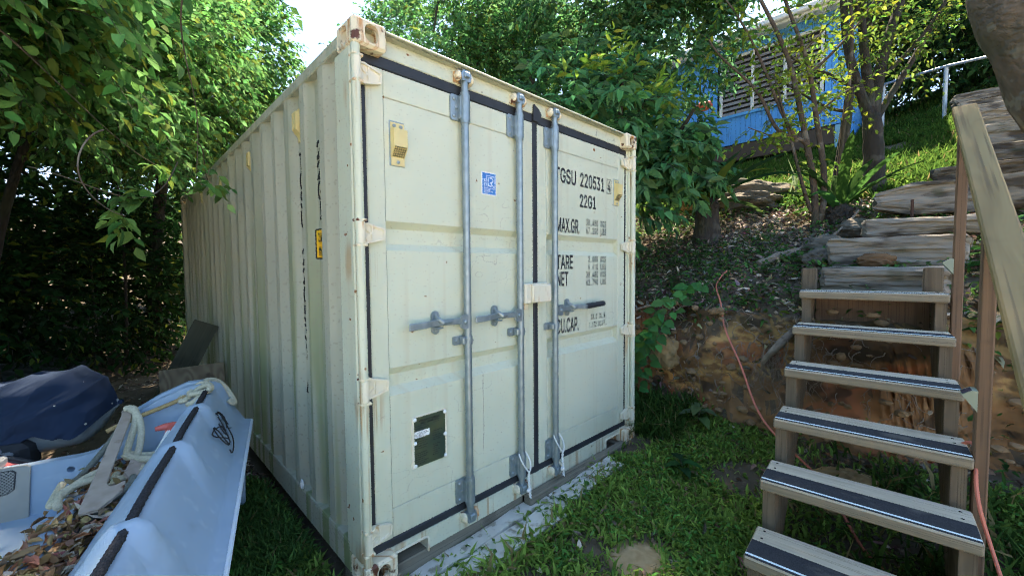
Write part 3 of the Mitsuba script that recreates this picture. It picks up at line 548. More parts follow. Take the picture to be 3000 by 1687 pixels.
def stringer(b0, wdt):
    up = np.array([0, 0, 1.0])
    P = [(-.01 + .028, -.40)]
    for k in range(6): P += [(SG * k + .028, SR * k - ST - (SR - 0 if k else .2) + (0 if k == 0 else ST * 0)), (SG * k + .028, SR * k - ST)]
    P = [(.028, -.32)]
    for k in range(6):
        P.append((SG * k + .028, SR * k - ST - .001)); P.append((SG * (k + 1) + .028 if k < 5 else SG * k + SD, SR * k - ST - .001))
    P += [(SG * 5 + SD, SR * 5 - ST - .30), (SG * 1.35, -.34)]
    m = extr(sg.Polygon(P).buffer(0), wdt)
    return xf(m, f_, up, r_, sp(0, b0, 0))
up = np.array([0, 0, 1.0])
part(st, 'stringer', stringer(.012, .052), 'stair_timber'); part(st, 'stringer', stringer(SW - .064, .052), 'stair_timber')
part(st, 'riser_board', obox(sp(SG * 5 + SD - .004, .07, SR * 4 - .08), -f_, r_, up, .022, SW - .14, SR + .02, .003), 'post_brown', label='dark brown riser board under the top tread')
up = np.array([0, 0, 1.0])
def post(a, zt, zb, lab):
    return part(st, 'post', obox(sp(a + .065, SW + .006, zb), -f_, r_, up, .065, .047, zt - zb, .005), 'post_brown', label=lab)
post(.685, 1.03 + .69 * .70 - .045, -.30, 'lower handrail post'); post(1.63, 1.03 + .69 * 1.65 - .045, .60, 'upper handrail post')
sl = math.hypot(1, .69); ra = f_ / sl + up * .69 / sl; rn = np.cross(ra, -r_); rn = rn if rn[2] > 0 else -rn
part(st, 'handrail', obox(sp(-1.05, SW - .006, 1.03 - .69 * 1.05) - rn * .045, ra, r_, rn, 2.92 * sl, .108, .045, .007) if np.linalg.det([ra, r_, rn]) > 0 else
     obox(sp(-1.05, SW + .102, 1.03 - .69 * 1.05) - rn * .045, ra, -r_, rn, 2.92 * sl, .108, .045, .007), 'rail_timber', label='yellowish plank handrail')
mat('solar_body', (0.25, 0.29, 0.22), 0.5); mat('solar_cell', (0.015, 0.018, 0.05), 0.2)
def solar(a, z, lab):
    k = thing('solar_light', lab, 'solar light', 'solar lights on the handrail posts')
    o = sp(a, SW + .005, z)
    prof = sg.Polygon([(0, -.085), (.046, -.02), (.046, -.012), (.018, .008), (0, .008)])
    part(k, 'body', xf(extr(prof, .085), -r_, up, f_, o), 'solar_body')
    s0 = np.array([.0465, -.0115]); s1 = np.array([.017, .0087]); e = (s1 - s0)
    ax = -r_ * e[0] + up * e[1]; Ls = np.linalg.norm(e); ax = ax / Ls; nr = np.cross(f_, ax); nr = nr if nr[2] > 0 else -nr
    b = obox(o + -r_ * s0[0] + up * s0[1] + f_ * .005, f_, ax, nr, .06, Ls, .003, .001) if np.linalg.det([f_, ax, nr]) > 0 else obox(o - r_ * s0[0] + up * s0[1] + f_ * .065, -f_, ax, nr, .06, Ls, .003, .001)
    part(k, 'solar_panel', b, 'solar_cell')
solar(.640, .745, 'pale wedge shaped solar light on the lower handrail post'); solar(1.60, 1.335, 'pale wedge shaped solar light on the upper handrail post')
for b0, lab in ((-.03, 'short brown stake at the left end of the lowest sleeper'), (SW - .105, 'short brown stake at the right end of the lowest sleeper')):
    k = thing('stake', lab, 'stake', 'stakes at the top of the stairs'); put(k, obox(sp(SG * 5 + SD + .075, b0, SR * 5 - .14), -f_, r_, up, .05, .098, .305, .008), 'stair_timber')
# ---------------------------------------------------------------- railway sleepers going on up the slope
def sleeper_col(p, n, uv):
    w = fbm(p.y * 1.5, p.x * 9, p.z * 9, 3); g = fbm(p.y * 3, p.x * 30, p.z * 40 + w * 5, 4)
    c = mix((0.10, 0.088, 0.068), (0.36, 0.325, 0.27), g); c = mix(c, (0.045, 0.036, 0.028), smoothstep(0.48, 0.66, fbm(p.x * 6, p.y * 4, p.z * 9, 4)) * 0.85)
    return mix(c, (0.05, 0.06, 0.025), smoothstep(0.62, 0.76, fbm(p.x * 5 + 3, p.y * 5, p.z * 5, 3)) * 0.5)
mat('sleeper', sleeper_col, 0.92, bump=(lambda p, n, uv: fbm(p.y * 6, p.x * 60, p.z * 70, 3), 0.022, 3e-3))
def sleeper(x, y0, y1, z0, z1, dep, yaw, lab, seed, taper=0.0):
    n_ = 26; P = []
    m = trimesh.creation.box((dep, abs(y1 - y0), z1 - z0)).subdivide_to_size(.045); v = m.vertices.copy()
    hx_, hy_, hz_ = dep / 2, abs(y1 - y0) / 2, (z1 - z0) / 2
    e = np.abs(v / [hx_, hy_, hz_]); rnd = 1 - .05 * (np.sort(e, axis=1)[:, 1] > .98)[:, None]
    d = (meshkit.fbm(v * [9, 2.2, 11] + seed * 3.1, 4, seed) - .5)[:, None] * [.085, .11, .070] + (meshkit.fbm(v * [30, 5, 40] + seed, 3, seed + 50) - .5)[:, None] * [.035, .0, .025]
    v = v * rnd + d; v[:, 2] *= 1 - taper * S(.45, 1.0, v[:, 1] / hy_)
    c, s_ = math.cos(yaw), math.sin(yaw); v = v @ np.array([[c, s_, 0], [-s_, c, 0], [0, 0, 1]]) + [x, (y0 + y1) / 2, (z0 + z1) / 2]
    k = thing('sleeper', lab, 'sleeper', 'old railway sleepers forming steps'); put(k, (v, m.faces), 'sleeper', 40); return k
sleeper(3.42, -1.14, -1.86, 1.28, 1.475, .22, -.04, 'lowest whitish sleeper between two short stakes', 1)
sleeper(3.86, -1.12, -1.96, 1.48, 1.72, .25, -.03, 'wide grey sleeper with an orange rotted hollow, second from the stairs', 2)
sleeper(4.36, -1.30, -2.10, 1.74, 1.905, .24, .10, 'narrow grey sleeper in the third step', 3)
sleeper(5.05, -1.32, -2.45, 1.99, 2.30, .24, .13, 'broad grey sleeper with an iron pin, rounded at its left end', 4, .45)
sleeper(5.75, -1.75, -2.85, 2.38, 2.52, .22, .14, 'grey sleeper above the broad rounded one', 5)
sleeper(6.35, -2.0, -3.2, 2.62, 2.80, .24, .15, 'grey sleeper halfway up the slope steps', 6)
sleeper(6.95, -2.0, -3.3, 2.86, 3.04, .24, .15, 'grey sleeper below the upper flight', 7)
NTH = ('lowest', 'second', 'third', 'middle', 'fifth', 'sixth', 'topmost')
for k in range(7):
    sleeper(7.6 + .5 * k, -2.05 + .02 * k, -3.35, 3.14 + .215 * k, 3.30 + .215 * k, .22, .16, NTH[k] + ' sleeper of the seven stacked closely in the upper flight', 8 + k)
mat('rust_iron', (0.06, 0.030, 0.020), 0.8)
k = thing('iron_pin', 'rusty iron pin standing in front of the broad sleeper', 'pin'); put(k, cyl([4.80, -1.62, 1.90], [4.79, -1.62, 2.12], .012, 8), 'rust_iron', 40)
mat('rot_wood', lambda p, n, uv: mix((0.10, 0.055, 0.026), (0.20, 0.115, 0.055), fbm(p.x * 30, p.y * 12, p.z * 30, 3)), 0.95)
k = thing('bark_chunk', 'orange brown chunk of rotten wood on the lowest sleeper', 'wood chunk'); put(k, blob((3.70, -1.45, 1.52), (.07, .13, .07), 3, .35, 3, 6), 'rot_wood', 30)
# orange extension cord
mat('orange_cord', (0.56, 0.17, 0.11), 0.5)
co = thing('extension_cord', 'orange extension cord hanging down the bank and under the stairs', 'cord')
pts = [[3.62, -.34, 1.45], [3.36, -.33, 1.29], [3.12, -.45, 1.17], [2.93, -.55, .98], [2.72, -.74, .72], [2.45, -.98, .40], [2.33, -1.18, .28], [2.25, -1.35, .17], [2.1, -1.5, .02], [1.9, -1.65, -.02]]
put(co, tube(spline(pts, 70), .0072, 8), 'orange_cord', 40)
co2 = thing('extension_cord', 'orange extension cord draped over the right end of a stair tread', 'cord')
pts = [sp(1.0, .66, .30), sp(.86, SW - .05, .40), sp(SG * 2 + .20, SW + .004, SR * 2 + .012), sp(.66, SW + .012, .36), sp(.58, SW + .05, .12), sp(.42, SW + .09, -.05), sp(.25, SW + .12, -.16)]
put(co2, tube(spline(pts, 50), .0072, 8), 'orange_cord', 40)
# ---------------------------------------------------------------- boat
BA = np.array([-.252, -.968, 0]); BU = np.array([.968, -.252, 0]); BO = np.array([-.348, 1.427, 0])
def bp(s, u, z): return BO + BA * s + BU * u + np.array([0, 0, z])
def boat_col(p, n, uv):
    a = fbm(p.x * 4, p.y * 4, p.z * 4, 4); c = mix((0.29, 0.39, 0.50), (0.345, 0.45, 0.56), a)
    c = mix(c, (0.42, 0.51, 0.60), smoothstep(0.60, 0.8, fbm(p.x * 18, p.y * 18, p.z * 18, 3)) * 0.5)
    return mix(c, (0.20, 0.25, 0.28), smoothstep(0.60, 0.82, fbm(p.x * 9 + 4, p.y * 9, p.z * 9, 4)) * 0.30)
mat('boat_plastic', boat_col, 0.42, specular=0.4)
bt = thing('boat', 'pale blue moulded plastic dinghy with black grab rope, full of dead leaves', 'boat')
HB = 1.02                                                   # half beam from the crest to the centre line
SEC = [(-1.02, .20), (-.62, .205), (-.53, .22), (-.505, .405), (-.49, .425), (-.445, .425), (-.43, .41), (-.405, .345), (-.325, .345), (-.305, .40), (-.17, .585), (-.075, .700), (-.045, .738), (-.02, .750), (.005, .750), (.025, .735), (.045, .70), (.10, .610), (.15, .535), (.172, .512), (.20, .510), (.205, .490), (.196, .472), (.170, .466), (.155, .44), (.06, .10), (-.10, -.06), (-1.02, -.10)]
def bow(s): return 1 - S(2.2, 4.0, s) ** 1.6 * .93
humps = [-.015, .515, 1.07, 1.685, 2.35]
ss = np.unique(np.r_[np.linspace(0, 2.5, 150), np.linspace(2.5, 4.0, 30)])
SECf = []
for a, b in zip(SEC[:-1], SEC[1:]):
    n_ = max(1, int(np.hypot(b[0] - a[0], b[1] - a[1]) / .03)); SECf += [tuple(np.array(a) + (np.array(b) - np.array(a)) * t) for t in np.arange(n_) / n_]
SECf = np.array(SECf + [SEC[-1]])
rows = []
for s in ss:
    w = bow(s); u = SECf[:, 0].copy(); z = SECf[:, 1].copy()
    up_ = .10 * S(2.4, 4.0, s); z += up_
    hb = max(np.exp(-((s - h) / .06) ** 2) * (1.0 if h > 0 else 1.0) for h in humps)
    hw = max(max(0, 1 - abs(s - h) / .26) ** 1.4 for h in humps)
    out = S(-.02, .02, u) * S(.19, .06, u); inn = S(-.22, -.06, u) * S(.02, -.02, u); top = np.exp(-(u / .05) ** 2)
    z = z + .040 * hb * top
    tri = np.clip(1 - np.abs(s - np.array(humps)[:, None]) / (.03 + .9 * np.abs(u)[None] + 1e-3), 0, 1).max(0)          # moulded gusset spreading below each lug
    u = u + .030 * tri ** .6 * out * S(.20, .02, u) - .022 * tri ** .6 * inn
    u = -HB + (u + HB) * w; rows.append(np.stack([bp(s, uu, zz) for uu, zz in zip(u, z)]))
ns, nu = len(ss), len(SECf); V = np.concatenate(rows)
i, j = np.meshgrid(np.arange(ns - 1), np.arange(nu - 1), indexing='ij'); q = np.stack([i * nu + j, i * nu + j + 1, (i + 1) * nu + j + 1, (i + 1) * nu + j], -1).reshape(-1, 4)
F = np.vstack([q[:, [0, 1, 2]], q[:, [0, 2, 3]]])
cpl = BO + BU * -HB                                          # mirror in the centre plane for the far side
Vm = V - 2 * ((V - cpl) @ BU)[:, None] * BU
part(bt, 'hull', cat((V, F), (Vm, F[:, ::-1])), 'boat_plastic', 50)
# stern board: outline from the crest corner down to the motor cut-out
TP = [(.03, .72), (.0, .775), (-.04, .795), (-.12, .784), (-.24, .735), (-.36, .665), (-.43, .60), (-.48, .53), (-.53, .485), (-.60, .472), (-.80, .470), (-1.02, .470)]
TPs = np.array(TP)
def transom(p_, dep, s0):
    m = xf(trimesh.creation.extrude_polygon(sg.Polygon(p_).buffer(.012).buffer(-.012), dep, engine='earcut'), BU, np.array([0, 0, 1.0]), -BA, bp(s0, 0, 0)); return m
full = TP + [(-1.02 * 2 - u, z) for u, z in TP[::-1]] + [(-1.02 - 1.02 - .14, -.0), (.14, .0)]
hole = sg.Point(-.63, .412).buffer(.0165)
tb = transom(sg.Polygon(full).difference(hole), .055, .085); part(bt, 'transom', tb, 'boat_plastic', 35)
outer = [(.17, .50), (.10, .62), (.04, .74), (-.01, .80), (-.12, .80), (-.26, .742), (-.38, .668), (-.46, .56), (-.50, .50), (-.56, .455), (-1.02, .45)]
tb2 = transom(outer + [(-2.04 - u, z) for u, z in outer[::-1]] + [(-2.2, -.05), (.155, -.05)], .05, .018); part(bt, 'stern', tb2, 'boat_plastic', 35)
part(bt, 'rub_rail', tube([bp(s, -HB + (.2035 + HB) * bow(s), .491 + .10 * S(2.4, 4.0, s)) for s in np.linspace(-.01, 3.9, 60)], .0125, 8), 'rail_white', 40)
mat('rail_white', (0.60, 0.67, 0.74), 0.45)
mat('black_rope', lambda p, n, uv: mix((0.010, 0.010, 0.012), (0.040, 0.040, 0.046), noise(p.x * 260, p.y * 260, p.z * 260)), 0.9)
mat('cream_rope', lambda p, n, uv: mix((0.40, 0.37, 0.25), (0.66, 0.62, 0.47), fbm(p.x * 160, p.y * 160, p.z * 160, 2)), 0.9)
mat('tan_rope', lambda p, n, uv: mix((0.28, 0.19, 0.08), (0.48, 0.35, 0.17), fbm(p.x * 160, p.y * 160, p.z * 160, 2)), 0.9)
mat('grey_rope', lambda p, n, uv: mix((0.12, 0.13, 0.11), (0.24, 0.25, 0.21), fbm(p.x * 160, p.y * 160, p.z * 160, 2)), 0.9)
def rope3(path, r, turns, n=None):
    """laid rope: three strands twisted round the path"""
    p = np.asarray(path, float); L = np.r_[0, np.cumsum(np.linalg.norm(np.diff(p, axis=0), axis=1))]; n = n or max(12, int(L[-1] / (r * .55)))
    t = np.linspace(0, L[-1], n); c = np.stack([np.interp(t, L, p[:, k]) for k in range(3)], 1)
    tan = unit(np.gradient(c, axis=0)); a = unit(np.cross(tan, [0.13, 0.2, 1.0])); b = np.cross(tan, a)
    out = []
    for k in range(3):
        th = t * turns * 2 * np.pi + k * 2.094; out.append(tube(c + (np.cos(th)[:, None] * a + np.sin(th)[:, None] * b) * r * .52, r * .56, 7))
    return cat(out)
def braid(path, r, n=None, sides=8):
    p = np.asarray(path, float); L = np.r_[0, np.cumsum(np.linalg.norm(np.diff(p, axis=0), axis=1))]; n = n or max(10, int(L[-1] / .006))
    t = np.linspace(0, L[-1], n); c = np.stack([np.interp(t, L, p[:, k]) for k in range(3)], 1)
    return tube(c, r * (1 + .07 * np.sin(t / .011 * 2 * np.pi)), sides)
for a, b in zip(humps[:-1], humps[1:]):
    p0, p1, pm = bp(a + .030, -.004, .772), bp(b - .010, -.004, .772), bp((a + b) / 2, -.012, .766)
    part(bt, 'grab_rope', rope3(spline([p0, pm, p1], 40), .0135, 26), 'black_rope', 50, label=None)
# maker's script on the side: loose brush strokes reading as a word
def on_side(s, t, lift=.012):                                 # t from 0 at the crest to 1 at the rail
    u = .045 + .11 * t; z = .70 - .165 * t; tri = np.clip(1 - np.abs(s - np.array(humps)) / (.03 + .9 * abs(u) + 1e-3), 0, 1).max(); u = u + .030 * tri ** .6 * S(.20, .02, u) * S(.19, .06, u)
    return bp(s, u, z) + BU * lift + np.array([0, 0, lift * .6])
strokes = []
def stroke(q, r=.0032):
    strokes.append(tube([on_side(s, t) for s, t in spline(np.array(q, float), 18)], r, 5))
for q_ in [[(.505, .0), (.393, .108), (.454, .393), (.518, .427)], [(.386, .072), (.358, .168), (.432, .437)], [(.363, .173), (.357, .291), (.421, .491)], [(.524, .0), (.538, .199), (.552, .458)], [(.563, .163), (.573, .236), (.583, .519)], [(.613, .165), (.612, .266), (.635, .607), (.634, .751)], [(.628, .152), (.665, .54), (.647, .738)], [(.586, .231), (.60, .614), (.619, .734), (.645, .735)], [(.562, .236), (.568, .528), (.583, .658)], [(.454, .393), (.502, .632), (.624, .893), (.672, .903), (.683, .802)], [(.481, .523), (.425, .624)]]: stroke(q_)
part(bt, 'script_mark', cat(strokes), 'ink', 40, label='black brush script mark on the hull side')
mat('motor_pad', lambda p, n, uv: mix(mix((0.30, 0.30, 0.27), (0.38, 0.37, 0.33), fbm(p.x * 20, p.y * 20, p.z * 20, 3)), (0.22, 0.09, 0.03), smoothstep(0.64, 0.78, fbm(p.x * 9, p.y * 9, p.z * 9, 3))), 0.6)
part(bt, 'motor_pad', xf(extr([(-1.26, .16), (-.795, .185), (-.775, .468), (-.79, .482), (-1.26, .49)], .010), BU, np.array([0, 0, 1.0]), -BA, bp(.101, 0, 0)), 'motor_pad', label='grey metal motor pad on the stern board')
gp = sg.Polygon([(-1.0, .335), (-.86, .345), (-.835, .365), (-.825, .455), (-.84, .468), (-1.0, .468)])
gl = [xf(extr(gp, .003), BU, np.array([0, 0, 1.0]), -BA, bp(.1045, 0, 0))]
part(bt, 'rubber_pad', cat(gl), 'rubber')
lat = []
for k in range(-12, 22):
    for sg_ in (1, -1):
        l_ = sg.LineString([(-1.02 + k * .016, .30), (-1.02 + k * .016 + sg_ * .2, .50)]).buffer(.0016).intersection(gp.buffer(-.004))
        for g in getattr(l_, 'geoms', [l_]):
            if not g.is_empty and g.geom_type == 'Polygon': lat.append(xf(extr(g, .0025), BU, np.array([0, 0, 1.0]), -BA, bp(.1065, 0, 0)))
part(bt, 'rubber_pad_pattern', cat(lat), 'motor_pad')
# outboard motor with its navy cover
mo = thing('outboard_motor', 'tilted grey outboard motor clamped to the stern of the boat', 'outboard motor')
mat('motor_grey', lambda p, n, uv: mix((0.17, 0.20, 0.22), (0.25, 0.28, 0.30), fbm(p.x * 6, p.y * 6, p.z * 6, 3)), 0.32, specular=0.5)
mat('motor_metal', (0.42, 0.46, 0.50), 0.35, metallic=0.5)
def mp(u, s, z): return bp(s, u, z)
def loft(us, fn, n=28):
    V = []; th = np.arange(n) * 2 * np.pi / n
    for u in us: V += [mp(u, *fn(u, t)) for t in th]
    k = len(us); i, j = np.meshgrid(np.arange(k - 1), np.arange(n), indexing='ij'); j2 = (j + 1) % n
    q = np.stack([i * n + j, (i + 1) * n + j, (i + 1) * n + j2, i * n + j2], -1).reshape(-1, 4); return np.array(V), np.vstack([q[:, [0, 1, 2]], q[:, [0, 2, 3]]])
def cowl(u, t, grow=0.0):
    e = np.clip((u + 1.62) / 1.10, 0, 1); end = math.sqrt(max(0.0, 1 - S(.80, 1.0, e) ** 2 * .995)); beg = math.sqrt(max(0, 1 - S(.10, 0, e) * .8))
    c, s_ = math.cos(t), math.sin(t); ex = .62
    zz = np.sign(s_) * abs(s_) ** ex * (.195 + grow) * end * beg; xx = np.sign(c) * abs(c) ** ex * (.16 + grow) * end * beg
    return (-.30 + xx, .575 + .10 * e - .02 + zz)
part(mo, 'cowl', loft(np.linspace(-1.62, -.515, 50), cowl), 'motor_grey', 50)
part(mo, 'cowl_stripe', loft(np.linspace(-1.60, -.80, 20), lambda u, t: (lambda q: (q[0], .548 + .10 * np.clip((u + 1.62) / 1.10, 0, 1) + .026 * math.sin(t)))(cowl(u, t, .004 if math.cos(t) > 0 else -.02)), 12), 'white_paint', label='white stripe along the cowl')
lblm = front_text('WARNING', 0, 0, .012, .05, 0)
part(mo, 'clamp_bracket', cat(obox(bp(.075, -.985, .40), BU, -BA, (0, 0, 1), .05, .17, .14, .012), obox(bp(.16, -.99, .465), BU, -BA, (0, 0, 1), .10, .22, .055, .012), obox(bp(.145, -.975, .375), BU, -BA, (0, 0, 1), .055, .03, .11, .012)), 'motor_metal', 35)
part(mo, 'clamp_screw', cat(cyl(bp(.10, -.955, .405), bp(.19, -.955, .395), .013, 12), cyl(bp(.12, -.955, .405), bp(.128, -.955, .404), .034, 16), obox(bp(.18, -.985, .33), BU, -BA, (0, 0, 1), .035, .02, .09, .006)), 'rubber', 40)
part(mo, 'swivel_block', cat(obox(bp(-.05, -1.2, .38), BU, -BA, (0, 0, 1), .36, .18, .17, .03), obox(bp(-.12, -1.4, .34), BU, -BA, (0, 0, 1), .5, .12, .10, .03)), 'rubber', 35)
def cover(u, t):
    s_, z = cowl(u, t, .050); q = np.array([u, s_, z])
    n1 = meshkit.fbm(np.array([[u * 1.6 + z * 2, s_ * 2, (z - u * .55) * 8.5]]), 2, 3)[0]; n2_ = meshkit.fbm(np.array([[u * 3 + z * 3, s_ * 2, (z - u * .5) * 17]]), 2, 5)[0]
    low_ = .45 + .55 * S(.22, .0, z - .50); w = (.6 - abs(2 * n1 - 1) * 2.6) * .060 * low_ + (.5 - abs(2 * n2_ - 1) * 2) * .028 * low_
    f = 1 + w / .19; cz = .575 + .10 * np.clip((u + 1.62) / 1.10, 0, 1)
    return (-.30 + (s_ + .30) * f, cz + (z - cz) * f)
us = np.linspace(-1.66, -.500, 200); th = np.linspace(-.16, math.pi + .16, 90); V = np.array([mp(u, *(cover(u, t + .07 * math.sin(u * 21) * math.cos(t)))) for u in us for t in th]); k, n = len(us), len(th)
i, j = np.meshgrid(np.arange(k - 1), np.arange(n - 1), indexing='ij'); q = np.stack([i * n + j, (i + 1) * n + j, (i + 1) * n + j + 1, i * n + j + 1], -1).reshape(-1, 4)
mat('navy_cloth', lambda p, n, uv: mix(mix((0.012, 0.022, 0.046), (0.024, 0.038, 0.072), fbm(p.x * 9, p.y * 9, p.z * 9, 3)), (0.40, 0.38, 0.32), smoothstep(0.84, 0.86, fbm(p.x * 26, p.y * 26, p.z * 30, 2))), 0.95, specular=0.15)
mc = thing('motor_cover', 'creased navy cloth cover pulled over the outboard motor', 'cover'); put(mc, (V, np.vstack([q[:, [0, 1, 2]], q[:, [0, 2, 3]]])), 'navy_cloth', True)
# cables, cord and red plug beside the motor
ca = thing('cable_bundle', 'dark fuel and control cables with a red connector beside the motor', 'cables')
for k, z in enumerate((.50, .475, .455)):
    part(ca, 'cable', tube(spline([bp(-.06, -1.30, z + .05), bp(-.02, -1.08, z + .05), bp(.00, -.86 + .02 * k, z - .01), bp(.03, -.74 + .03 * k, z - .075)], 30), .011, 8), 'rubber', 40)
part(ca, 'connector', obox(bp(.03, -.925, .452), unit(BU - np.array([0, 0, .5])), -BA, unit(BU * .5 + np.array([0, 0, 1.0])), .085, .05, .045, .012), 'red_plastic', label='red connector')
mat('red_plastic', lambda p, n, uv: mix((0.62, 0.11, 0.085), (0.68, 0.16, 0.13), fbm(p.x * 20, p.y * 20, p.z * 20, 2)), 0.4)
co = thing('cord', 'cream cord knotted round the motor and hanging to the stern board', 'cord')
part(co, 'strand', tube(spline([bp(.0, -1.16, .585), bp(.06, -1.02, .60), bp(.06, -.97, .53), bp(.08, -.90, .47), bp(.10, -.865, .455)], 40), .008, 8), 'cream_rope', 40)
part(co, 'strand', tube(spline([bp(.0, -1.14, .59), bp(.07, -1.04, .58), bp(.10, -.985, .53), bp(.10, -1.0, .47), bp(.08, -1.10, .44)], 40), .008, 8), 'cream_rope', 40)
# anchor with its rope, painter, paddle
mat('anchor_rust', lambda p, n, uv: mix(mix((0.30, 0.235, 0.18), (0.50, 0.42, 0.35), fbm(p.x * 24, p.y * 24, p.z * 24, 4)), (0.14, 0.055, 0.025), smoothstep(0.60, 0.74, fbm(p.x * 13, p.y * 13, p.z * 13, 4))), 0.85, bump=(lambda p, n, uv: fbm(p.x * 90, p.y * 90, p.z * 90, 3), 0.006, 2e-3))
an = thing('anchor', 'rusty flat bar anchor lying on the dead leaves in the boat', 'anchor')
a0, a1 = bp(.80, -.350, .480), bp(.10, -.378, .700); ax = unit(a1 - a0); sd = unit(np.cross(ax, [0, 0, 1.0])); nr = np.cross(sd, ax)
La = np.linalg.norm(a1 - a0)
shp = sg.Polygon([(-.02, -.022), (.03, -.024), (.10, -.022), (.17, -.020), (La - .05, -.015), (La, -.022), (La + .02, 0), (La, .024), (La - .05, .017), (.24, .020), (.13, .024), (.10, .04), (.105, .07), (.12, .09), (.07, .09), (.02, .06), (-.02, .03)]).buffer(.006).difference(sg.Point(La - .003, 0).buffer(.013))
part(an, 'shank', xf(extr(shp, .014), ax, sd, -nr, a0), 'anchor_rust')
fl = sg.Polygon([(0, -.02), (.10, -.075), (.23, -.06), (.25, 0), (.23, .06), (.10, .07), (0, .03)])
part(an, 'fluke', xf(extr(fl, .014), unit(bp(.62, -.16, .40) - bp(.36, -.30, .50)), unit(np.cross([.2, .1, 1], bp(.62, -.16, .40) - bp(.36, -.30, .50))), unit(np.array([.35, .1, .9])), bp(.36, -.30, .49)), 'anchor_rust')
ro = thing('rope', 'thick cream braided rope wound round the anchor', 'rope')
eye = a1 - ax * .005
for q in ([eye + nr * .015, bp(.15, -.335, .69), bp(.22, -.300, .60), bp(.34, -.30, .50)], [eye - sd * .012 + nr * .012, bp(.12, -.36, .715), bp(.20, -.335, .62), bp(.33, -.33, .505)],
          [bp(.33, -.35, .53), bp(.38, -.26, .50), bp(.42, -.17, .49), bp(.40, -.14, .46)], [bp(.28, -.34, .51), bp(.32, -.24, .495), bp(.36, -.16, .50), bp(.48, -.13, .45)],
          [bp(.40, -.56, .455), bp(.60, -.52, .452), bp(.42, -.44, .485), bp(.40, -.40, .49)], [bp(.66, -.49, .45), bp(.52, -.50, .47), bp(.46, -.42, .475)], [bp(.50, -.36, .44), bp(.58, -.30, .425), bp(.52, -.24, .43), bp(.46, -.31, .45), bp(.56, -.33, .425)],
          [bp(.70, -.31, .42), bp(.76, -.24, .42), bp(.70, -.19, .43)], [bp(.40, -.36, .455), bp(.47, -.31, .45), bp(.44, -.26, .46), bp(.38, -.31, .465)]):
    part(ro, 'strand', braid(spline(q, 40), .0165), 'cream_rope', True)
for q in ([bp(.72, -.36, .43), bp(.66, -.29, .45), bp(.52, -.27, .47)], [bp(.78, -.36, .42), bp(.72, -.28, .43), bp(.66, -.22, .44)], [bp(.36, -.53, .445), bp(.20, -.51, .46), bp(.13, -.47, .52), bp(.11, -.42, .60)]):
    part(ro, 'strand', braid(spline(q, 30), .015), 'grey_rope', True, label='weathered grey strand')
pa = thing('rope', 'cream mooring rope tied round the stern corner of the boat and stretched to the anchor', 'rope')
part(pa, 'line', braid(spline([bp(.10, -.115, .735), bp(.14, -.25, .69), bp(.16, -.36, .655), bp(.19, -.45, .62)], 40), .0125), 'tan_rope', True, label='tan stretch of the line')
for q in ([bp(.09, -.13, .725), bp(.05, -.11, .76), bp(.10, -.09, .745), bp(.13, -.12, .72), bp(.08, -.14, .73)], [bp(.10, -.10, .75), bp(.05, -.05, .79), bp(.09, -.01, .795), bp(.16, .01, .772), bp(.17, -.03, .765), bp(.12, -.09, .74)],
          [bp(.12, -.08, .735), bp(.10, -.04, .78), bp(.13, .0, .79), bp(.18, .0, .765)], [bp(.02, -.03, .80), bp(-.03, .03, .775), bp(-.0, .10, .68), bp(.05, .12, .64), bp(.06, .09, .67)], [bp(.15, -.10, .70), bp(.18, -.08, .71), bp(.16, -.03, .75)]):
    part(pa, 'knot_loop', braid(spline(q, 40), .0155), 'cream_rope', True)
pd_ = thing('paddle', 'paddle with white shaft and coral red T grip leaning inside the boat', 'paddle')
p0, p1 = bp(.26, -.165, .60), bp(.85, -.225, .43)
part(pd_, 'shaft', cyl(p0, p1, .015, 14), 'white_paint', 40)
pu = unit(p0 - p1); ps = unit(np.cross(pu, [0, 0, 1.0]))
part(pd_, 'grip', cat(tube([p0 - pu * .03, p0 + pu * .02], [.019, .021], 12), tube([p0 + pu * .03 - ps * .075 - pu * .012, p0 + pu * .03 - ps * .04, p0 + pu * .034, p0 + pu * .03 + ps * .04, p0 + pu * .03 + ps * .075 - pu * .012], [.012, .019, .021, .019, .012], 12)), 'red_plastic', 50)
part(pd_, 'blade_neck', tube([p1, p1 - pu * .10], [.019, .024], 12), 'red_plastic', 40)
# dead leaves in the boat
mat('dry_leaf', {'type': 'mesh_attribute', 'name': 'vertex_color'}, 0.6)
def dry(P, rng, L, key=None, nrm=None, colr=((0.13, 0.062, 0.028), (0.46, 0.285, 0.135)), curl=0.6):
    n = len(P); d = rng.normal(size=(n, 3)) * [1, 1, .35]; N = unit(np.array([0, 0, 1.0]) + .8 * rng.normal(size=(n, 3))) if nrm is None else nrm
    V, F = leaves(P, d, N, L * rng.uniform(.55, 1.3, n), L * rng.uniform(.25, .5, n), rng.uniform(-.2, .9, n), rng.uniform(-.3, curl, n))
    t = rng.random((n, 1)) ** 1.3; c = np.array(colr[0]) * (1 - t) + np.array(colr[1]) * t; c = c * (1 + .15 * rng.normal(size=(n, 3))); pale = rng.random((n, 1)) < .12; c = np.where(pale, np.array([.52, .44, .34]), c)
    return V, F, np.repeat(np.clip(c, .01, .7), 8, axis=0)
rg = np.random.default_rng(5)
s = rg.uniform(.15, 2.6, 3200); w = np.array([bow(x) for x in s]); u = -HB + (rg.uniform(-.52, -.275, 3200) + HB) * w; hgt = .345 + rg.uniform(0, .10, 3200) + .03 * S(1.2, 1.8, s)
P = np.array([bp(a, b, c) for a, b, c in zip(s, u, hgt)])
s2 = rg.uniform(.5, 2.8, 700); u2 = rg.uniform(-1.0, -.56, 700); P2 = np.array([bp(a, b, .205 + rg.uniform(0, .05)) for a, b in zip(s2, u2)])
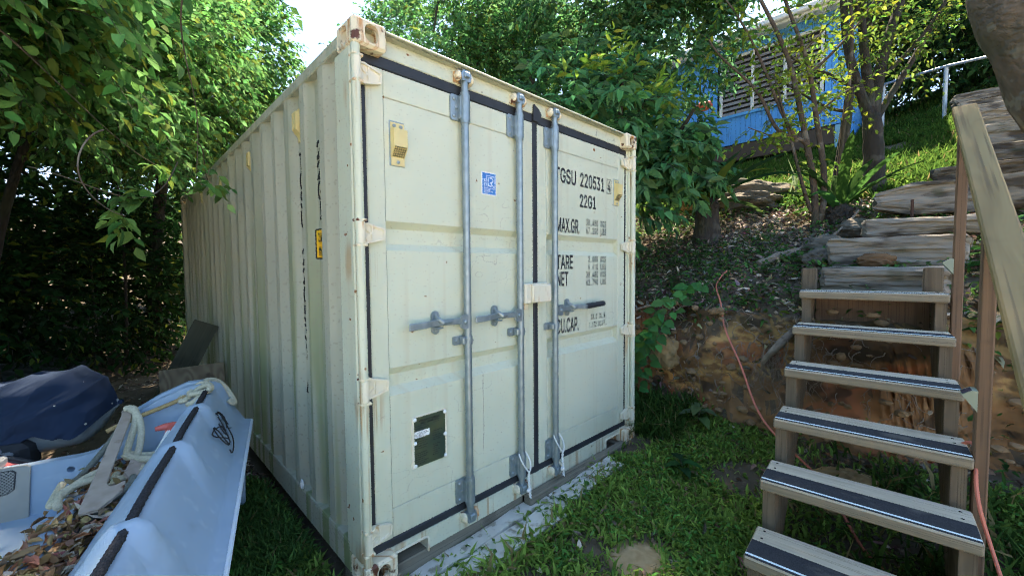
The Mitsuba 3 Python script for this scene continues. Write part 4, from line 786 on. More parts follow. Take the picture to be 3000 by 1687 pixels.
V, F, C = dry(np.vstack([P, P2]), rg, .062, curl=.9); dk = thing('dry_leaves', 'brown curled dead leaves heaped along the inside of the boat', 'leaves', kind='stuff'); put(dk, (V, F), 'dry_leaf', True, color=C)
# boards leaning at the container's side
mat('plywood', lambda p, n, uv: (lambda d: mix(mix((0.20, 0.15, 0.095), (0.30, 0.235, 0.15), 0.5 + 0.5 * dr.sin(d * 90)), (0.10, 0.07, 0.045), smoothstep(0.66, 0.8, fbm(p.x * 7, p.y * 7, p.z * 5, 3))))(fbm(p.x * 5, p.y * 4, p.z * 1.6, 3)), 0.8)
mat('mossy_board', wood((0.040, 0.045, 0.028), (0.095, 0.09, 0.058), (0.02, 0.022, 0.015), 4, 30), 0.9)
k = thing('plywood_board', 'weathered plywood board standing on edge by the container, behind the boat', 'board'); put(k, obox((-.505, 3.02, -.15), (1, .02, .0), (-.02, 1, 0), (0, .09, .996), .49, .018, .745, .002), 'plywood')
bx_ = unit(np.array([-.22, 0, -.46])); bw_ = unit(np.array([.46, 0, -.22])); 
k = thing('plank', 'dark mossy plank leaning against the side of the container', 'plank'); put(k, obox(np.array([-.19, 3.42, 1.005]) + bx_ * 1.25, -bx_, bw_, np.cross(-bx_, bw_), 1.25, .215, .03, .003), 'mossy_board')
mat('fibre_sheet', lambda p, n, uv: mix((0.045, 0.05, 0.045), (0.11, 0.115, 0.10), fbm(p.x * 5, p.y * 5, p.z * 5, 4)), 0.9)
fs = []
xs_ = np.linspace(0, 1.9, 120); pr_ = np.c_[xs_, .022 * np.sin(xs_ / .146 * 2 * np.pi)]
v = np.vstack([np.c_[pr_[:, 0], 0 * xs_, pr_[:, 1]], np.c_[pr_[:, 0], 0 * xs_ + .9, pr_[:, 1]]]); n = len(xs_); i = np.arange(n - 1)
sh = trimesh.Trimesh(v, np.vstack([np.stack([i, i + 1, i + n + 1], 1), np.stack([i, i + n + 1, i + n], 1)]), process=False)
k = thing('roof_sheet', 'dark corrugated roofing sheet lying on the woodland floor behind the motor', 'roofing sheet'); put(k, xf(sh, unit(np.array([.80, .55, .03])), unit(np.array([-.55, .80, .10])), unit(np.array([0, -.1, 1.0])), (-2.5, 5.6, .10)), 'fibre_sheet', True)
# ---------------------------------------------------------------- blue house
mat('blue_board', lambda p, n, uv: mix(mix((0.070, 0.29, 0.72), (0.095, 0.35, 0.79), fbm(p.x * 3, p.y * 9, p.z * 1.2, 3)), (0.06, 0.16, 0.34), smoothstep(0.62, 0.8, fbm(p.x * 12, p.y * 20, p.z * 3, 3)) * 0.5), 0.5)
mat('blue_trim', (0.095, 0.36, 0.76), 0.5); mat('post_teal', (0.19, 0.40, 0.55), 0.55)
mat('white_trim', (0.66, 0.68, 0.68), 0.5); mat('louvre', lambda p, n, uv: mix((0.20, 0.185, 0.19), (0.30, 0.28, 0.28), fbm(p.y * 6, p.z * 30, p.x, 3)), 0.5)
mat('dark_inside', (0.012, 0.012, 0.013), 0.9); mat('dark_beam', (0.075, 0.055, 0.042), 0.85); mat('concrete', lambda p, n, uv: mix((0.24, 0.24, 0.22), (0.36, 0.36, 0.33), fbm(p.x * 12, p.y * 12, p.z * 12, 3)), 0.9)
mat('under_dirt', lambda p, n, uv: mix((0.13, 0.075, 0.04), (0.24, 0.15, 0.09), fbm(p.x * 6, p.y * 6, p.z * 6, 4)), 0.95)
ho = thing('blue_house', 'blue boarded house on posts with white framed louvre windows, up the slope', 'house')
HX, HY0, HY1, HZ0, HZ1 = 10.0, -.43, 5.6, 4.40, 6.95
WY0, WY1, WZ0, WZ1 = -.03, 1.89, 5.14, 6.40
part(ho, 'wall_core', bx(HX + .02, HX + 4.6, HY0 + .02, HY1, HZ0 + .02, HZ1, .01), 'dark_inside')
pt = .106; y = HY0
while y < HY1 - .01:
    y1 = min(y + pt, HY1); g = .004; segs = [(HZ0, HZ1)]
    if y1 > WY0 - .07 and y < WY1 + .07: segs = [(HZ0, WZ0 - .06), (WZ1 + .07, HZ1)]
    for z0, z1 in segs:
        if y < 4.2: part(ho, 'board', bx(HX - .002, HX + .019, y + g, y1 - g * .2, z0, z1, .006), 'blue_board')
    y = y1
x = HX + .02
while x < HX + 4.5:
    part(ho, 'board', bx(x + .004, min(x + pt, HX + 4.6), HY0 - .002, HY0 + .019, HZ0, HZ1, .006), 'blue_board'); x += pt
part(ho, 'corner_trim', bx(HX - .012, HX + .05, HY0 - .014, HY0 + .035, HZ0 - .01, HZ1, .004), 'blue_trim')
wf = part(ho, 'window', cat(bx(HX - .03, HX + .03, WY0 - .06, WY0, WZ0 - .05, WZ1 + .06, .004), bx(HX - .03, HX + .03, WY1, WY1 + .06, WZ0 - .05, WZ1 + .06, .004), bx(HX - .03, HX + .03, WY0, WY1, WZ1, WZ1 + .06, .004)), 'white_trim', label='three bay louvre window with white frame')
part(wf, 'sill', bx(HX - .06, HX + .02, WY0 - .16, WY1 + .12, WZ0 - .11, WZ0 - .045, .006), 'blue_trim')
part(wf, 'backing', bx(HX + .035, HX + .045, WY0, WY1, WZ0 - .05, WZ1, .001), 'dark_inside')
for yb in (.60, 1.24): part(wf, 'mullion', bx(HX - .035, HX + .025, yb - .03, yb + .03, WZ0 - .045, WZ1, .004), 'white_trim')
for a, b in ((WY0 + .01, .565), (.635, 1.205), (1.275, WY1 - .01)):
    for k in range(11):
        z = WZ0 - .03 + k * .1145
        part(wf, 'louvre_slat', obox((HX - .018, a, z), (0, 1, 0), unit(np.array([.45, 0, .9])), unit(np.array([.9, 0, -.45])), b - a, .088, .008, .002), 'louvre')
part(ho, 'floor_beam', bx(HX + .02, HX + .12, HY0 + .1, HY1, 4.02, HZ0 - .012, .006), 'dark_beam', label='dark timber floor beam')
for y in (HY0 + .07, 2.2, 4.6):
    part(ho, 'post', bx(HX + .0, HX + .13, y - .065, y + .065, 3.80, HZ0 - .014, .006), 'post_teal'); part(ho, 'footing', bx(HX - .10, HX + .24, y - .18, y + .18, 3.45, 3.90, .02), 'concrete')
part(ho, 'wall_batten', bx(HX - .014, HX + .0, HY0, WY0 + .8, 6.46, 6.50, .003), 'blue_trim')
part(ho, 'gutter', cat(bx(HX - .62, HX - .48, HY0 - .5, HY1, 6.62, 6.74, .02), bx(HX - .50, HX - .46, HY0 - .5, HY1, 6.58, 6.66, .01)), 'white_trim', label='white roof gutter')
rf = cat([obox((HX - .55, HY0 - .55 + k * .24, 6.72), (.966, 0, .259), (0, 1, 0), (-.259, 0, .966), 5.6, .20, .03, .01) for k in range(27)])
part(ho, 'roof', cat(rf, obox((HX - .55, HY0 - .55, 6.70), (.966, 0, .259), (0, 1, 0), (-.259, 0, .966), 5.6, 6.6, .02, .002)), 'galvanised')
part(ho, 'soffit', bx(HX - .48, HX, HY0 - .4, HY1, 6.70, 6.712, .002), 'white_trim')
k = thing('earth_mound', 'bare brown earth under the house', 'earth', kind='stuff')
V_ = trimesh.creation.box((1.6, 6, .8)).subdivide_to_size(.2); vv = V_.vertices; vv = vv * [1, 1, 1] + (meshkit.fbm(vv * 2, 3, 4) - .5)[:, None] * .3; put(k, (vv @ np.array([[.9, 0, .25], [0, 1, 0], [-.4, 0, .9]]) + [10.7, 3.2, 3.3], V_.faces), 'under_dirt', 30)
# fence rail on the right
fe = thing('pipe_fence', 'galvanised pipe rail fence on the grassy slope at upper right', 'fence')
mat('fence_pipe', (0.50, 0.54, 0.56), 0.45, metallic=0.3)
fp = [(11.6, -.92), (10.7, -1.86), (9.75, -2.6), (8.9, -3.3)]
tops = [np.array([x, y, gz(x, y) + 1.02]) for x, y in fp]
for x, y in fp: part(fe, 'post', cyl([x, y, gz(x, y) - .2], [x, y, gz(x, y) + 1.0], .032, 10), 'fence_pipe', 40)
for a, b in zip(tops[:-1], tops[1:]): part(fe, 'rail', cyl(a, b, .026, 10), 'fence_pipe', 40)
# ---------------------------------------------------------------- bark, leaves
def bark(c0, c1, sc=1.0, moss=0.3, lich=.6):
    def fn(p, n, uv):
        g = fbm(p.x * 14 * sc, p.y * 14 * sc, p.z * 5 * sc, 4); h = fbm(p.x * 3 * sc, p.y * 3 * sc, p.z * 3 * sc, 3)
        c = mix(c0, c1, g); c = mix(c, (0.30, 0.28, 0.23), smoothstep(0.60, 0.70, fbm(p.x * 7 + 5, p.y * 7, p.z * 7, 3)) * lich)
        return mix(c, (0.045, 0.065, 0.022), smoothstep(0.5, 0.7, h) * moss)
    return fn
mat('bark_dark', bark((0.018, 0.015, 0.013), (0.065, 0.056, 0.046), 1.0, .3, .15), 0.95, bump=(lambda p, n, uv: fbm(p.x * 50, p.y * 50, p.z * 16, 3), 0.012, 3e-3))
mat('bark_brown', bark((0.045, 0.032, 0.023), (0.115, 0.085, 0.06), 1.0, .3, .35), 0.9)
mat('bark_mango', bark((0.085, 0.066, 0.05), (0.26, 0.205, 0.16), .8, .3), 0.95, bump=(lambda p, n, uv: fbm(p.x * 24, p.y * 24, p.z * 40, 4), 0.03, 4e-3))
mat('root_wood', lambda p, n, uv: mix((0.12, 0.09, 0.065), (0.33, 0.27, 0.21), fbm(p.x * 20, p.y * 20, p.z * 20, 3)), 0.9)
VC = {'type': 'mesh_attribute', 'name': 'vertex_color'}
scene['mat_leaf'] = {'type': 'principledthin', 'base_color': VC, 'roughness': 0.30, 'diff_trans': 0.95, 'eta': 1.45}
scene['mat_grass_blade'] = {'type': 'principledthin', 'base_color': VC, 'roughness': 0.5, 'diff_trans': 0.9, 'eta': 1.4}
# ---------------------------------------------------------------- grass, litter, ground cover
rg = np.random.default_rng(21)
def scatter(n, x0, x1, y0, y1, dens, lift=-.004):
    x, y = rg.uniform(x0, x1, n), rg.uniform(y0, y1, n); k = rg.random(n) < dens(x, y); x, y = x[k], y[k]
    return np.stack([x, y, ground(x, y) + lift], -1)
def n2(x, y, f, s=0): return meshkit.fbm(np.stack([x * f, y * f, x * 0 + s], -1), 3, s)
def yard_d(x, y):
    d = S(.30, .50, n2(x, y, 2.2, 3)) * .95 + .05
    q = np.hypot((x - SANDX), (y - SANDY) * 1.25); d = d * S(.08, .32, q)
    d = d * np.where((x > -.02) & (x < 2.45) & (y > .06) & (y < 6.1), 0, 1) * np.where((x > 1.08) & (x < 2.36) & (y > -.01) & (y < .07), 0, 1); d = d * np.where((x > .1) & (x < 1.95) & (y > -.20) & (y < .06), .30 + .75 * S(.0, -.18, y) * S(.35, .5, n2(x, y, 6, 1)), 1)
    return d * S(3.02, 2.85, x) * np.where((y < -1.1) & (x > 1.2), .28 + .3 * (y < -2.05), 1)
P = scatter(130000, -1.6, 3.0, -2.6, 1.7, yard_d)
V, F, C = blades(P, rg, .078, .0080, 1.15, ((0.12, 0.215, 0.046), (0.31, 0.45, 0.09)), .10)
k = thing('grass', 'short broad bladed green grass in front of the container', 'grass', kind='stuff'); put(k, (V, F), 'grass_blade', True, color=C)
# creeping broad-leaved weeds between the blades
P = scatter(26000, -.6, 3.0, -2.2, 1.5, lambda x, y: yard_d(x, y) * S(.42, .55, n2(x, y, 3.1, 8)), .02)
n = len(P); V, F = leaves(P + np.c_[np.zeros((n, 2)), rg.uniform(0, .05, n)], rg.normal(size=(n, 3)) * [1, 1, .5] + [0, 0, .3], np.tile([0, 0, 1.0], (n, 1)) + .4 * rg.normal(size=(n, 3)), rg.uniform(.025, .055, n), rg.uniform(.009, .018, n), .2, .3)
k = thing('weeds', 'small pointed weed leaves creeping through the grass', 'weeds', kind='stuff'); put(k, (V, F), 'grass_blade', True, color=leaf_colors(n, 8, rg, (.10, .22, .05), .3, .15, (.24, .32, .06)))
def side_d(x, y): return S(.2, .45, n2(x, y, 2.0, 2)) * S(1.9, 1.2, y) * np.where(x > -.03, 0, 1)
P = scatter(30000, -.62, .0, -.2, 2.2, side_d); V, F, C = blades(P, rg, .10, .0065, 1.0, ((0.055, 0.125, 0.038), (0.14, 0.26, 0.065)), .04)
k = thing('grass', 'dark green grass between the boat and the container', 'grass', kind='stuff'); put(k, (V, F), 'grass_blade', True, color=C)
def hill_d(x, y): return S(6.3, 7.3, x + .8 * n2(x, y, .8, 4) + .5 * S(.5, -1, y)) * S(.22, .42, n2(x, y, 1.6, 6)) * np.where((x > 9.9) & (y > -.5), 0, 1) * np.where((y < -1.95) & (y > -3.3) & (x < 11), .12, 1)
P = np.vstack([scatter(70000, 6.0, 9.8, -4.5, 2.5, hill_d), scatter(45000, 9.8, 15, -6, .2, hill_d)])
V, F, C = blades(P, rg, .17, .010, .9, ((0.045, 0.11, 0.022), (0.13, 0.22, 0.04)), .04)
k = thing('grass', 'long bright grass on the slope below the house and the fence', 'grass', kind='stuff'); put(k, (V, F), 'grass_blade', True, color=C)
P = np.vstack([scatter(1500, .05, 2.0, -.30, -.17, lambda x, y: S(.35, .55, n2(x, y, 5, 2))), scatter(350, .2, 2.0, -.17, .05, lambda x, y: S(.45, .6, n2(x, y, 6, 3)))])
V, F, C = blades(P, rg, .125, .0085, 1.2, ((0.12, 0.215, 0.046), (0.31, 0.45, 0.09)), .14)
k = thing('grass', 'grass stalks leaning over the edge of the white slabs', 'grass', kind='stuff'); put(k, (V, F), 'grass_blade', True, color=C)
# tall grass tufts at the container's right corner and under the stairs
P = np.vstack([scatter(2500, 2.42, 2.95, -.35, .35, lambda x, y: np.ones_like(x)), scatter(1600, 1.6, 2.9, -2.6, -1.3, lambda x, y: S(.45, .6, n2(x, y, 3, 5)))])
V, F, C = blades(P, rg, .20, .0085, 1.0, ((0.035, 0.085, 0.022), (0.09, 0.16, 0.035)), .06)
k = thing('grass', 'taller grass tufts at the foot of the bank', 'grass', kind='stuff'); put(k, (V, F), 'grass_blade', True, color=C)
# leaf litter and small plants on the slope
def slope_d(x, y): return S(3.0, 3.2, x) * S(8.0, 6.6, x + .8 * n2(x, y, .8, 4)) * np.where((x < 2.44) & (y > 0), 0, 1)
P = scatter(26000, 3.0, 8.0, -4, 3.5, slope_d, .012); V, F, C = dry(P, rg, .075, colr=((0.05, 0.036, 0.025), (0.34, 0.27, 0.19)))
k = thing('leaf_litter', 'pale dead leaves scattered over the slope', 'leaves', kind='stuff'); put(k, (V, F), 'dry_leaf', True, color=C)
P = np.vstack([scatter(2500, -.55, .0, 1.0, 3.2, lambda x, y: np.where(x > -.02, 0, 1), .01), scatter(6000, -6, 0, 2, 12, lambda x, y: np.ones_like(x), .01), scatter(350, 0.0, 2.9, -2.2, -.1, lambda x, y: np.ones_like(x), .03), scatter(350, 2.55, 3.05, -2.6, .6, lambda x, y: np.ones_like(x), .012)])
V, F, C = dry(P, rg, .065, colr=((0.05, 0.036, 0.025), (0.26, 0.18, 0.11))); k = thing('leaf_litter', 'brown dead leaves on the yard and woodland floor', 'leaves', kind='stuff'); put(k, (V, F), 'dry_leaf', True, color=C)
def cover_d(x, y): return slope_d(x, y) * S(.30, .52, n2(x, y, 1.5, 12)) * (.45 + .55 * S(4.6, 3.2, x))
P = scatter(34000, 3.0, 7.5, -3.6, 3.2, cover_d, .0); n = len(P)
up_ = np.zeros((n, 3)); up_[:, 2] = rg.uniform(.02, .12, n)
V, F = leaves(P + up_, rg.normal(size=(n, 3)) * [1, 1, .4], np.tile([0, 0, 1.0], (n, 1)) + .35 * rg.normal(size=(n, 3)), rg.uniform(.03, .075, n), rg.uniform(.014, .032, n), .2, .35)
k = thing('ground_cover', 'low dark green seedlings covering the slope above the bank', 'ground cover', kind='stuff'); put(k, (V, F), 'leaf', True, color=leaf_colors(n, 8, rg, (.07, .16, .042), .4, .12))
# seedlings with several leaves on the bank
def seedling(x, y, h, nl, L, lab, base=(.06, .14, .035), dz=0.0, seed=0, group=None):
    r = np.random.default_rng(100 + seed); z = gz(x, y) + dz; k = thing('seedling', lab, 'plant', group)
    part(k, 'stem', tube([[x, y, z - .02], [x + r.normal() * .01, y, z + h * .5], [x + r.normal() * .02, y + r.normal() * .02, z + h]], .003, 5), 'bark_brown')
    az = np.arange(nl) * 2.4 + r.random() * 6; t = np.linspace(.45, 1, nl); Pp = np.stack([x + 0 * t, y + 0 * t, z + h * t], -1); D = np.stack([np.cos(az), np.sin(az), .35 + 0 * az], -1); N = np.stack([-.3 * np.cos(az), -.3 * np.sin(az), 1 + 0 * az], -1)
    V, F = leaves(Pp, D, N, L * r.uniform(.7, 1.2, nl), L * .48, .2, .45); C = leaf_colors(nl, 8, r, base, .2, .1)
    for i in range(nl): part(k, 'leaf', (V[i * 8:i * 8 + 8], LEAF8[1]), 'leaf', True, color=C[i * 8:i * 8 + 8])
rs = np.random.default_rng(77)
for i in range(26):
    x, y = rs.uniform(3.2, 4.3), rs.uniform(-1.0, .5); seedling(x, y, rs.uniform(.06, .16), int(rs.integers(4, 8)), rs.uniform(.06, .11), 'small green seedling on the leafy slope above the bank', seed=i, group='seedlings above the bank')
seedling(2.74, -.42, .16, 6, .20, 'seedling with large pale green leaves in the grass at the foot of the bank', (.11, .18, .08), seed=60)
seedling(2.10, -.55, .12, 6, .15, 'dark broad leaved weed in the grass beside the stairs', (.035, .09, .03), seed=61)
for i, (x, y) in enumerate(((.10, -.24), (.17, -.16), (.30, -.27), (.22, -.33), (.42, -.30))):
    seedling(x, y, rs.uniform(.07, .13), 7, rs.uniform(.065, .10), 'bright yellow green weed beside the near corner of the container', (.13, .20, .035), seed=70 + i, group='bright weeds at the container corner')
for i in range(10):
    x, y = rs.uniform(3.1, 4.2), rs.uniform(-2.9, -2.05); seedling(x, y, rs.uniform(.08, .2), 6, rs.uniform(.08, .16), 'green plant on the bank to the right of the stairs', (.05, .12, .03), seed=80 + i, group='plants right of the stairs')
# creeper down the bank beside the container
cr = thing('creeper', 'creeper with round green leaves trailing down the bank beside the container', 'creeper')
cp = spline([[3.22, -.22, 1.33], [3.0, -.14, 1.22], [2.90, -.04, 1.0], [2.82, .02, .78], [2.76, .10, .55], [2.72, .17, .34], [2.68, .20, .18]], 46)
part(cr, 'stem', tube(cp, .004, 5), 'bark_brown'); r = np.random.default_rng(8)
cps = np.vstack([cp, cp[8:] + [0.0, .07, .02], cp[20:] + [-.03, .10, 0]]); nL = len(cps); side = np.where(np.arange(nL) % 2, 1, -1)
P = cps + r.normal(size=(nL, 3)) * [.012, .022, .02]; D = np.stack([-.55 + 0 * side, side * .8 + r.normal(size=nL) * .3, -.30 + r.normal(size=nL) * .3], -1); N = np.tile([-1.0, -.35, .75], (nL, 1)) + .25 * r.normal(size=(nL, 3))
V, F = leaves(P, D, N, r.uniform(.09, .145, nL), r.uniform(.062, .092, nL), .15, .25); C = leaf_colors(nL, 8, r, (.09, .23, .07), .2, .12, (.14, .24, .04))
for i in range(nL): part(cr, 'leaf', (V[i * 8:i * 8 + 8], LEAF8[1]), 'leaf', True, color=C[i * 8:i * 8 + 8])
# roots in the bank
ro_ = thing('tree_root', 'thick pale root with hairy rootlets sticking out of the bank beside the stairs', 'root')
part(ro_, 'main_root', tube(spline([[3.12, -1.12, 1.03], [2.96, -1.02, .97], [2.86, -.93, .84], [2.88, -.86, .74], [2.95, -.88, .62]], 24), np.r_[np.linspace(.018, .032, 12), np.linspace(.030, .010, 12)], 9), 'root_wood', True)
r = np.random.default_rng(4); hs_ = []
for i in range(60):
    a = np.array([2.90 + r.normal() * .04, -.95 + r.normal() * .12, .80 + r.normal() * .09]); q = [a]
    for j in range(5): q.append(q[-1] + [r.normal() * .02 - .004, r.normal() * .03, -.03 - r.random() * .035])
    hs_.append(tube(spline(q, 10), np.linspace(.0028, .0008, 10), 4))
part(ro_, 'rootlets', cat(hs_), 'root_wood', True, kind='stuff')
fr_ = thing('fine_roots', 'tangle of fine roots hanging from the cut bank', 'roots', kind='stuff'); hs_ = []
for i in range(230):
    y = r.uniform(-2.0, .25); z = r.uniform(.35, 1.15); x = xbank(y) - r.uniform(.04, .20); q = [np.array([x + .06, y, z])]
    d = np.array([-.03, r.normal() * .5, r.normal() * .4 - .3])
    for j in range(5): d = d * .7 + np.array([r.normal() * .25, r.normal() * .6, r.normal() * .4 - .35]); q.append(q[-1] + unit(d) * r.uniform(.02, .05) * [.5, 1, 1])
    hs_.append(tube(spline(q, 9), np.linspace(r.uniform(.002, .005), .001, 9), 4))
put(fr_, cat(hs_), 'root_wood', True)
for i, (q, rr_, lab) in enumerate((([[2.95, .38, 1.02], [2.93, .22, 1.09], [2.96, .05, 1.13], [3.05, -.06, 1.10]], .012, 'thin bare stick lying along the bank by the container'), ([[3.9, -.55, 1.50], [4.1, -.72, 1.60], [4.3, -.86, 1.66], [4.5, -1.0, 1.78]], .045, 'stout pale log lying on the slope left of the sleepers'),
        ([[5.05, -.40, 2.02], [5.6, .05, 2.22], [6.2, .5, 2.40]], .010, 'long thin fallen twig on the slope'), ([[4.55, -1.05, 1.80], [4.75, -1.15, 1.95], [5.0, -1.20, 2.08]], .011, 'thin stick beside the sleepers'))):
    k = thing('fallen_stick' if i != 1 else 'fallen_log', lab, 'stick' if i != 1 else 'log'); put(k, tube(spline(q, 24), rr_ * (1 + .2 * np.sin(np.arange(24) * 1.3)), 9), 'root_wood', True)
# rocks
mat('rock', lambda p, n, uv: mix(mix((0.055, 0.047, 0.036), (0.19, 0.165, 0.125), fbm(p.x * 9, p.y * 9, p.z * 9, 4)), (0.030, 0.040, 0.018), smoothstep(0.5, 0.68, fbm(p.x * 6 + 3, p.y * 6, p.z * 6, 3)) * 0.7), 0.95, bump=(lambda p, n, uv: fbm(p.x * 40, p.y * 40, p.z * 40, 3), 0.01, 3e-3))
mat('rock_ochre', lambda p, n, uv: mix((0.22, 0.14, 0.065), (0.44, 0.31, 0.15), fbm(p.x * 11, p.y * 11, p.z * 11, 4)), 0.95, bump=(lambda p, n, uv: fbm(p.x * 40, p.y * 40, p.z * 40, 3), 0.012, 3e-3))
for i, (c, rd, m_, lab) in enumerate((((6.6, .62, 2.62), (.45, .85, .26), 'rock', 'long dark mossy boulder below the house grass'), ((6.0, .15, 2.42), (.3, .4, .16), 'rock', 'low dark boulder beside the long mossy one'), ((4.35, -1.02, 1.66), (.16, .22, .13), 'rock', 'grey rock at the left end of the third sleeper'), ((4.75, -1.22, 1.86), (.12, .2, .10), 'rock', 'brownish rock under the rounded sleeper end'),
        ((4.05, -1.02, 1.52), (.22, .16, .14), 'rock', 'rough layered rock left of the second sleeper'), ((2.45, -1.42, .06), (.22, .18, .13), 'rock_ochre', 'mossy ochre rock on the ground under the stairs'), ((3.03, .02, .66), (.08, .13, .17), 'rock_ochre', 'bright ochre stone set in the bank'), ((3.35, -2.25, 1.28), (.16, .2, .12), 'rock', 'pale rock to the right of the upper post'), ((5.9, .95, 2.55), (.22, .18, .16), 'rock_ochre', 'brown bark clad stump below the left fern'))):
    k = thing('rock', lab, 'rock'); put(k, blob(c, rd, 4, .38, 2.2, 30 + i), m_, True)
# ---------------------------------------------------------------- ferns
def fern(cx, cy, h0, n, L, wd, lab, seed, base):
    r = np.random.default_rng(seed); z = gz(cx, cy) + h0; k = thing('nest_fern', lab, 'fern')
    for i in range(n):
        az = i * 2.4 + r.normal() * .2; el = r.uniform(.25, 1.25); l = L * r.uniform(.7, 1.1); m_ = 14; t = np.linspace(0, 1, m_)
        h = np.array([math.cos(az), math.sin(az), 0]); e = el - 1.1 * t ** 1.6 * r.uniform(.5, 1.0)
        p = np.cumsum(np.vstack([[0, 0, 0], (h * np.cos(e[1:, None]) + np.array([0, 0, 1]) * np.sin(e[1:, None])) * l / m_]), axis=0) + [cx, cy, z]
        s_ = np.array([-math.sin(az), math.cos(az), 0]); w = wd * np.sin(np.pi * np.clip(t * .93 + .07, 0, 1)) ** .6 * (1 + .10 * np.sin(t * 40 + i)); nn = np.cross(s_, unit(np.gradient(p, axis=0)))
        V = np.stack([p - s_ * w[:, None] - nn * w[:, None] * -.35, p, p + s_ * w[:, None] + nn * w[:, None] * .35], 1).reshape(-1, 3); q = np.arange(m_ - 1)[:, None] * 3
        F = np.vstack([np.hstack([q, q + 1, q + 4]), np.hstack([q, q + 4, q + 3]), np.hstack([q + 1, q + 2, q + 5]), np.hstack([q + 1, q + 5, q + 4])])
        part(k, 'frond', (V, F), 'leaf', True, color=np.repeat(leaf_colors(1, 1, r, base, .2, .15), len(V), axis=0))
    part(k, 'root_ball', blob((cx, cy, z - .06), (.13, .13, .14), 3, .4, 5, seed), 'bark_dark')
fern(5.25, -1.00, .14, 15, .95, .055, 'glossy nest fern with strap leaves at the foot of the slender tree', 41, (.045, .11, .028))
fern(4.75, .28, .50, 16, 1.15, .06, 'larger nest fern on a dark trunk base beside the bush', 42, (.040, .095, .035))
k = thing('fern_stump', 'dark shaggy trunk base carrying the larger nest fern', 'stump'); put(k, tube([[4.75, .28, gz(4.75, .28) - .2], [4.74, .27, gz(4.75, .28) + .2], [4.75, .28, gz(4.75, .28) + .5]], [.20, .15, .13], 12), 'bark_dark', 40)
k = thing('reed_grass', 'single tall arching grass plant in front of the house', 'plant'); r = np.random.default_rng(9); P = np.tile([6.35, -.35, gz(6.35, -.35)], (9, 1)); V, F, C = blades(P + r.normal(size=(9, 3)) * .03, r, .62, .016, .9, ((.16, .22, .12), (.26, .32, .18)), .1); put(k, (V, F), 'grass_blade', True, color=C)
k = thing('red_flower', 'red flower head showing between the leaves left of the window', 'flower'); put(k, blob((6.9, 1.15, 4.35), (.10, .14, .075), 3, .2, 4, 2), 'red_plastic', True)
# ---------------------------------------------------------------- trees on the slope
def tree_obj(name, lab, group=None): return thing(name, lab, 'tree', group)
def add_leaves(t, O, D, rng, pick, kw, ck=None, twr=.004, bsdf='leaf', tw_mat='bark_brown', nmax=None):
    a = sprays(O, D, rng, **kw); foliage(t, a[:5], rng, bsdf, pick, tpl=kw.get('tpl', LEAF8), **(ck or {}))
    part(t, 'twigs', twigs(a[5], twr), tw_mat, kind='stuff')
# slender tree with several thin stems before the house
r = np.random.default_rng(51); t = tree_obj('slender_tree', 'slender tree with several thin bare stems and sparse bright leaves before the blue house')
B = np.array([5.08, -.80, gz(5.08, -.8) - .1]); tips = []
for q, r0 in (([B, [5.04, -.74, 2.78], [4.99, -.66, 3.26], [4.91, -.55, 3.85], [4.79, -.39, 4.33], [4.6, -.1, 5.2]], .038), ([B, [5.13, -.86, 2.67], [5.11, -.78, 3.26], [5.08, -.71, 3.77], [4.98, -.59, 4.24], [4.85, -.4, 5.1]], .036),
        ([[5.03, -.73, 2.75], [4.97, -.66, 2.95], [4.85, -.54, 3.0], [4.67, -.34, 3.42], [4.48, -.13, 3.74], [4.25, .1, 4.1]], .026), ([[4.96, -.64, 2.93], [4.83, -.51, 3.26], [4.71, -.35, 3.77], [4.61, -.24, 4.09], [4.4, 0, 4.6]], .022), ([B + [0, .03, .3], [4.97, -.68, 2.5], [4.92, -.62, 2.8], [4.80, -.52, 3.3], [4.74, -.44, 3.7]], .022),
        ([[4.90, -.60, 2.92], [4.6, -.42, 2.98], [4.4, -.28, 3.05]], .012), ([[5.08, -.71, 3.7], [5.3, -1.0, 4.05], [5.5, -1.25, 4.5]], .018), ([[4.91, -.55, 3.8], [5.15, -.75, 4.1], [5.3, -.95, 4.4]], .012), ([[5.10, -.78, 3.2], [5.3, -.98, 3.45], [5.6, -1.1, 3.6]], .012)):
    p = spline(q, 26); part(t, 'stem', tube(p, np.linspace(r0, r0 * .35, 26), 8), 'bark_brown', True); tips += [p[k] for k in range(9, 26, 2)]
tips = np.array(tips); O = tips[r.integers(0, len(tips), 135)]; D = unit(r.normal(size=(135, 3)) * [1, 1, .6] + [0, 0, .15]); O = O + D * .02
add_leaves(t, O, D, r, 60, dict(length=.42, n=8, L=.085, W=.042, droop=.5), dict(base=(0.168, 0.280, 0.042), yellow=.45, ycol=(.30, .34, .03)), .003)
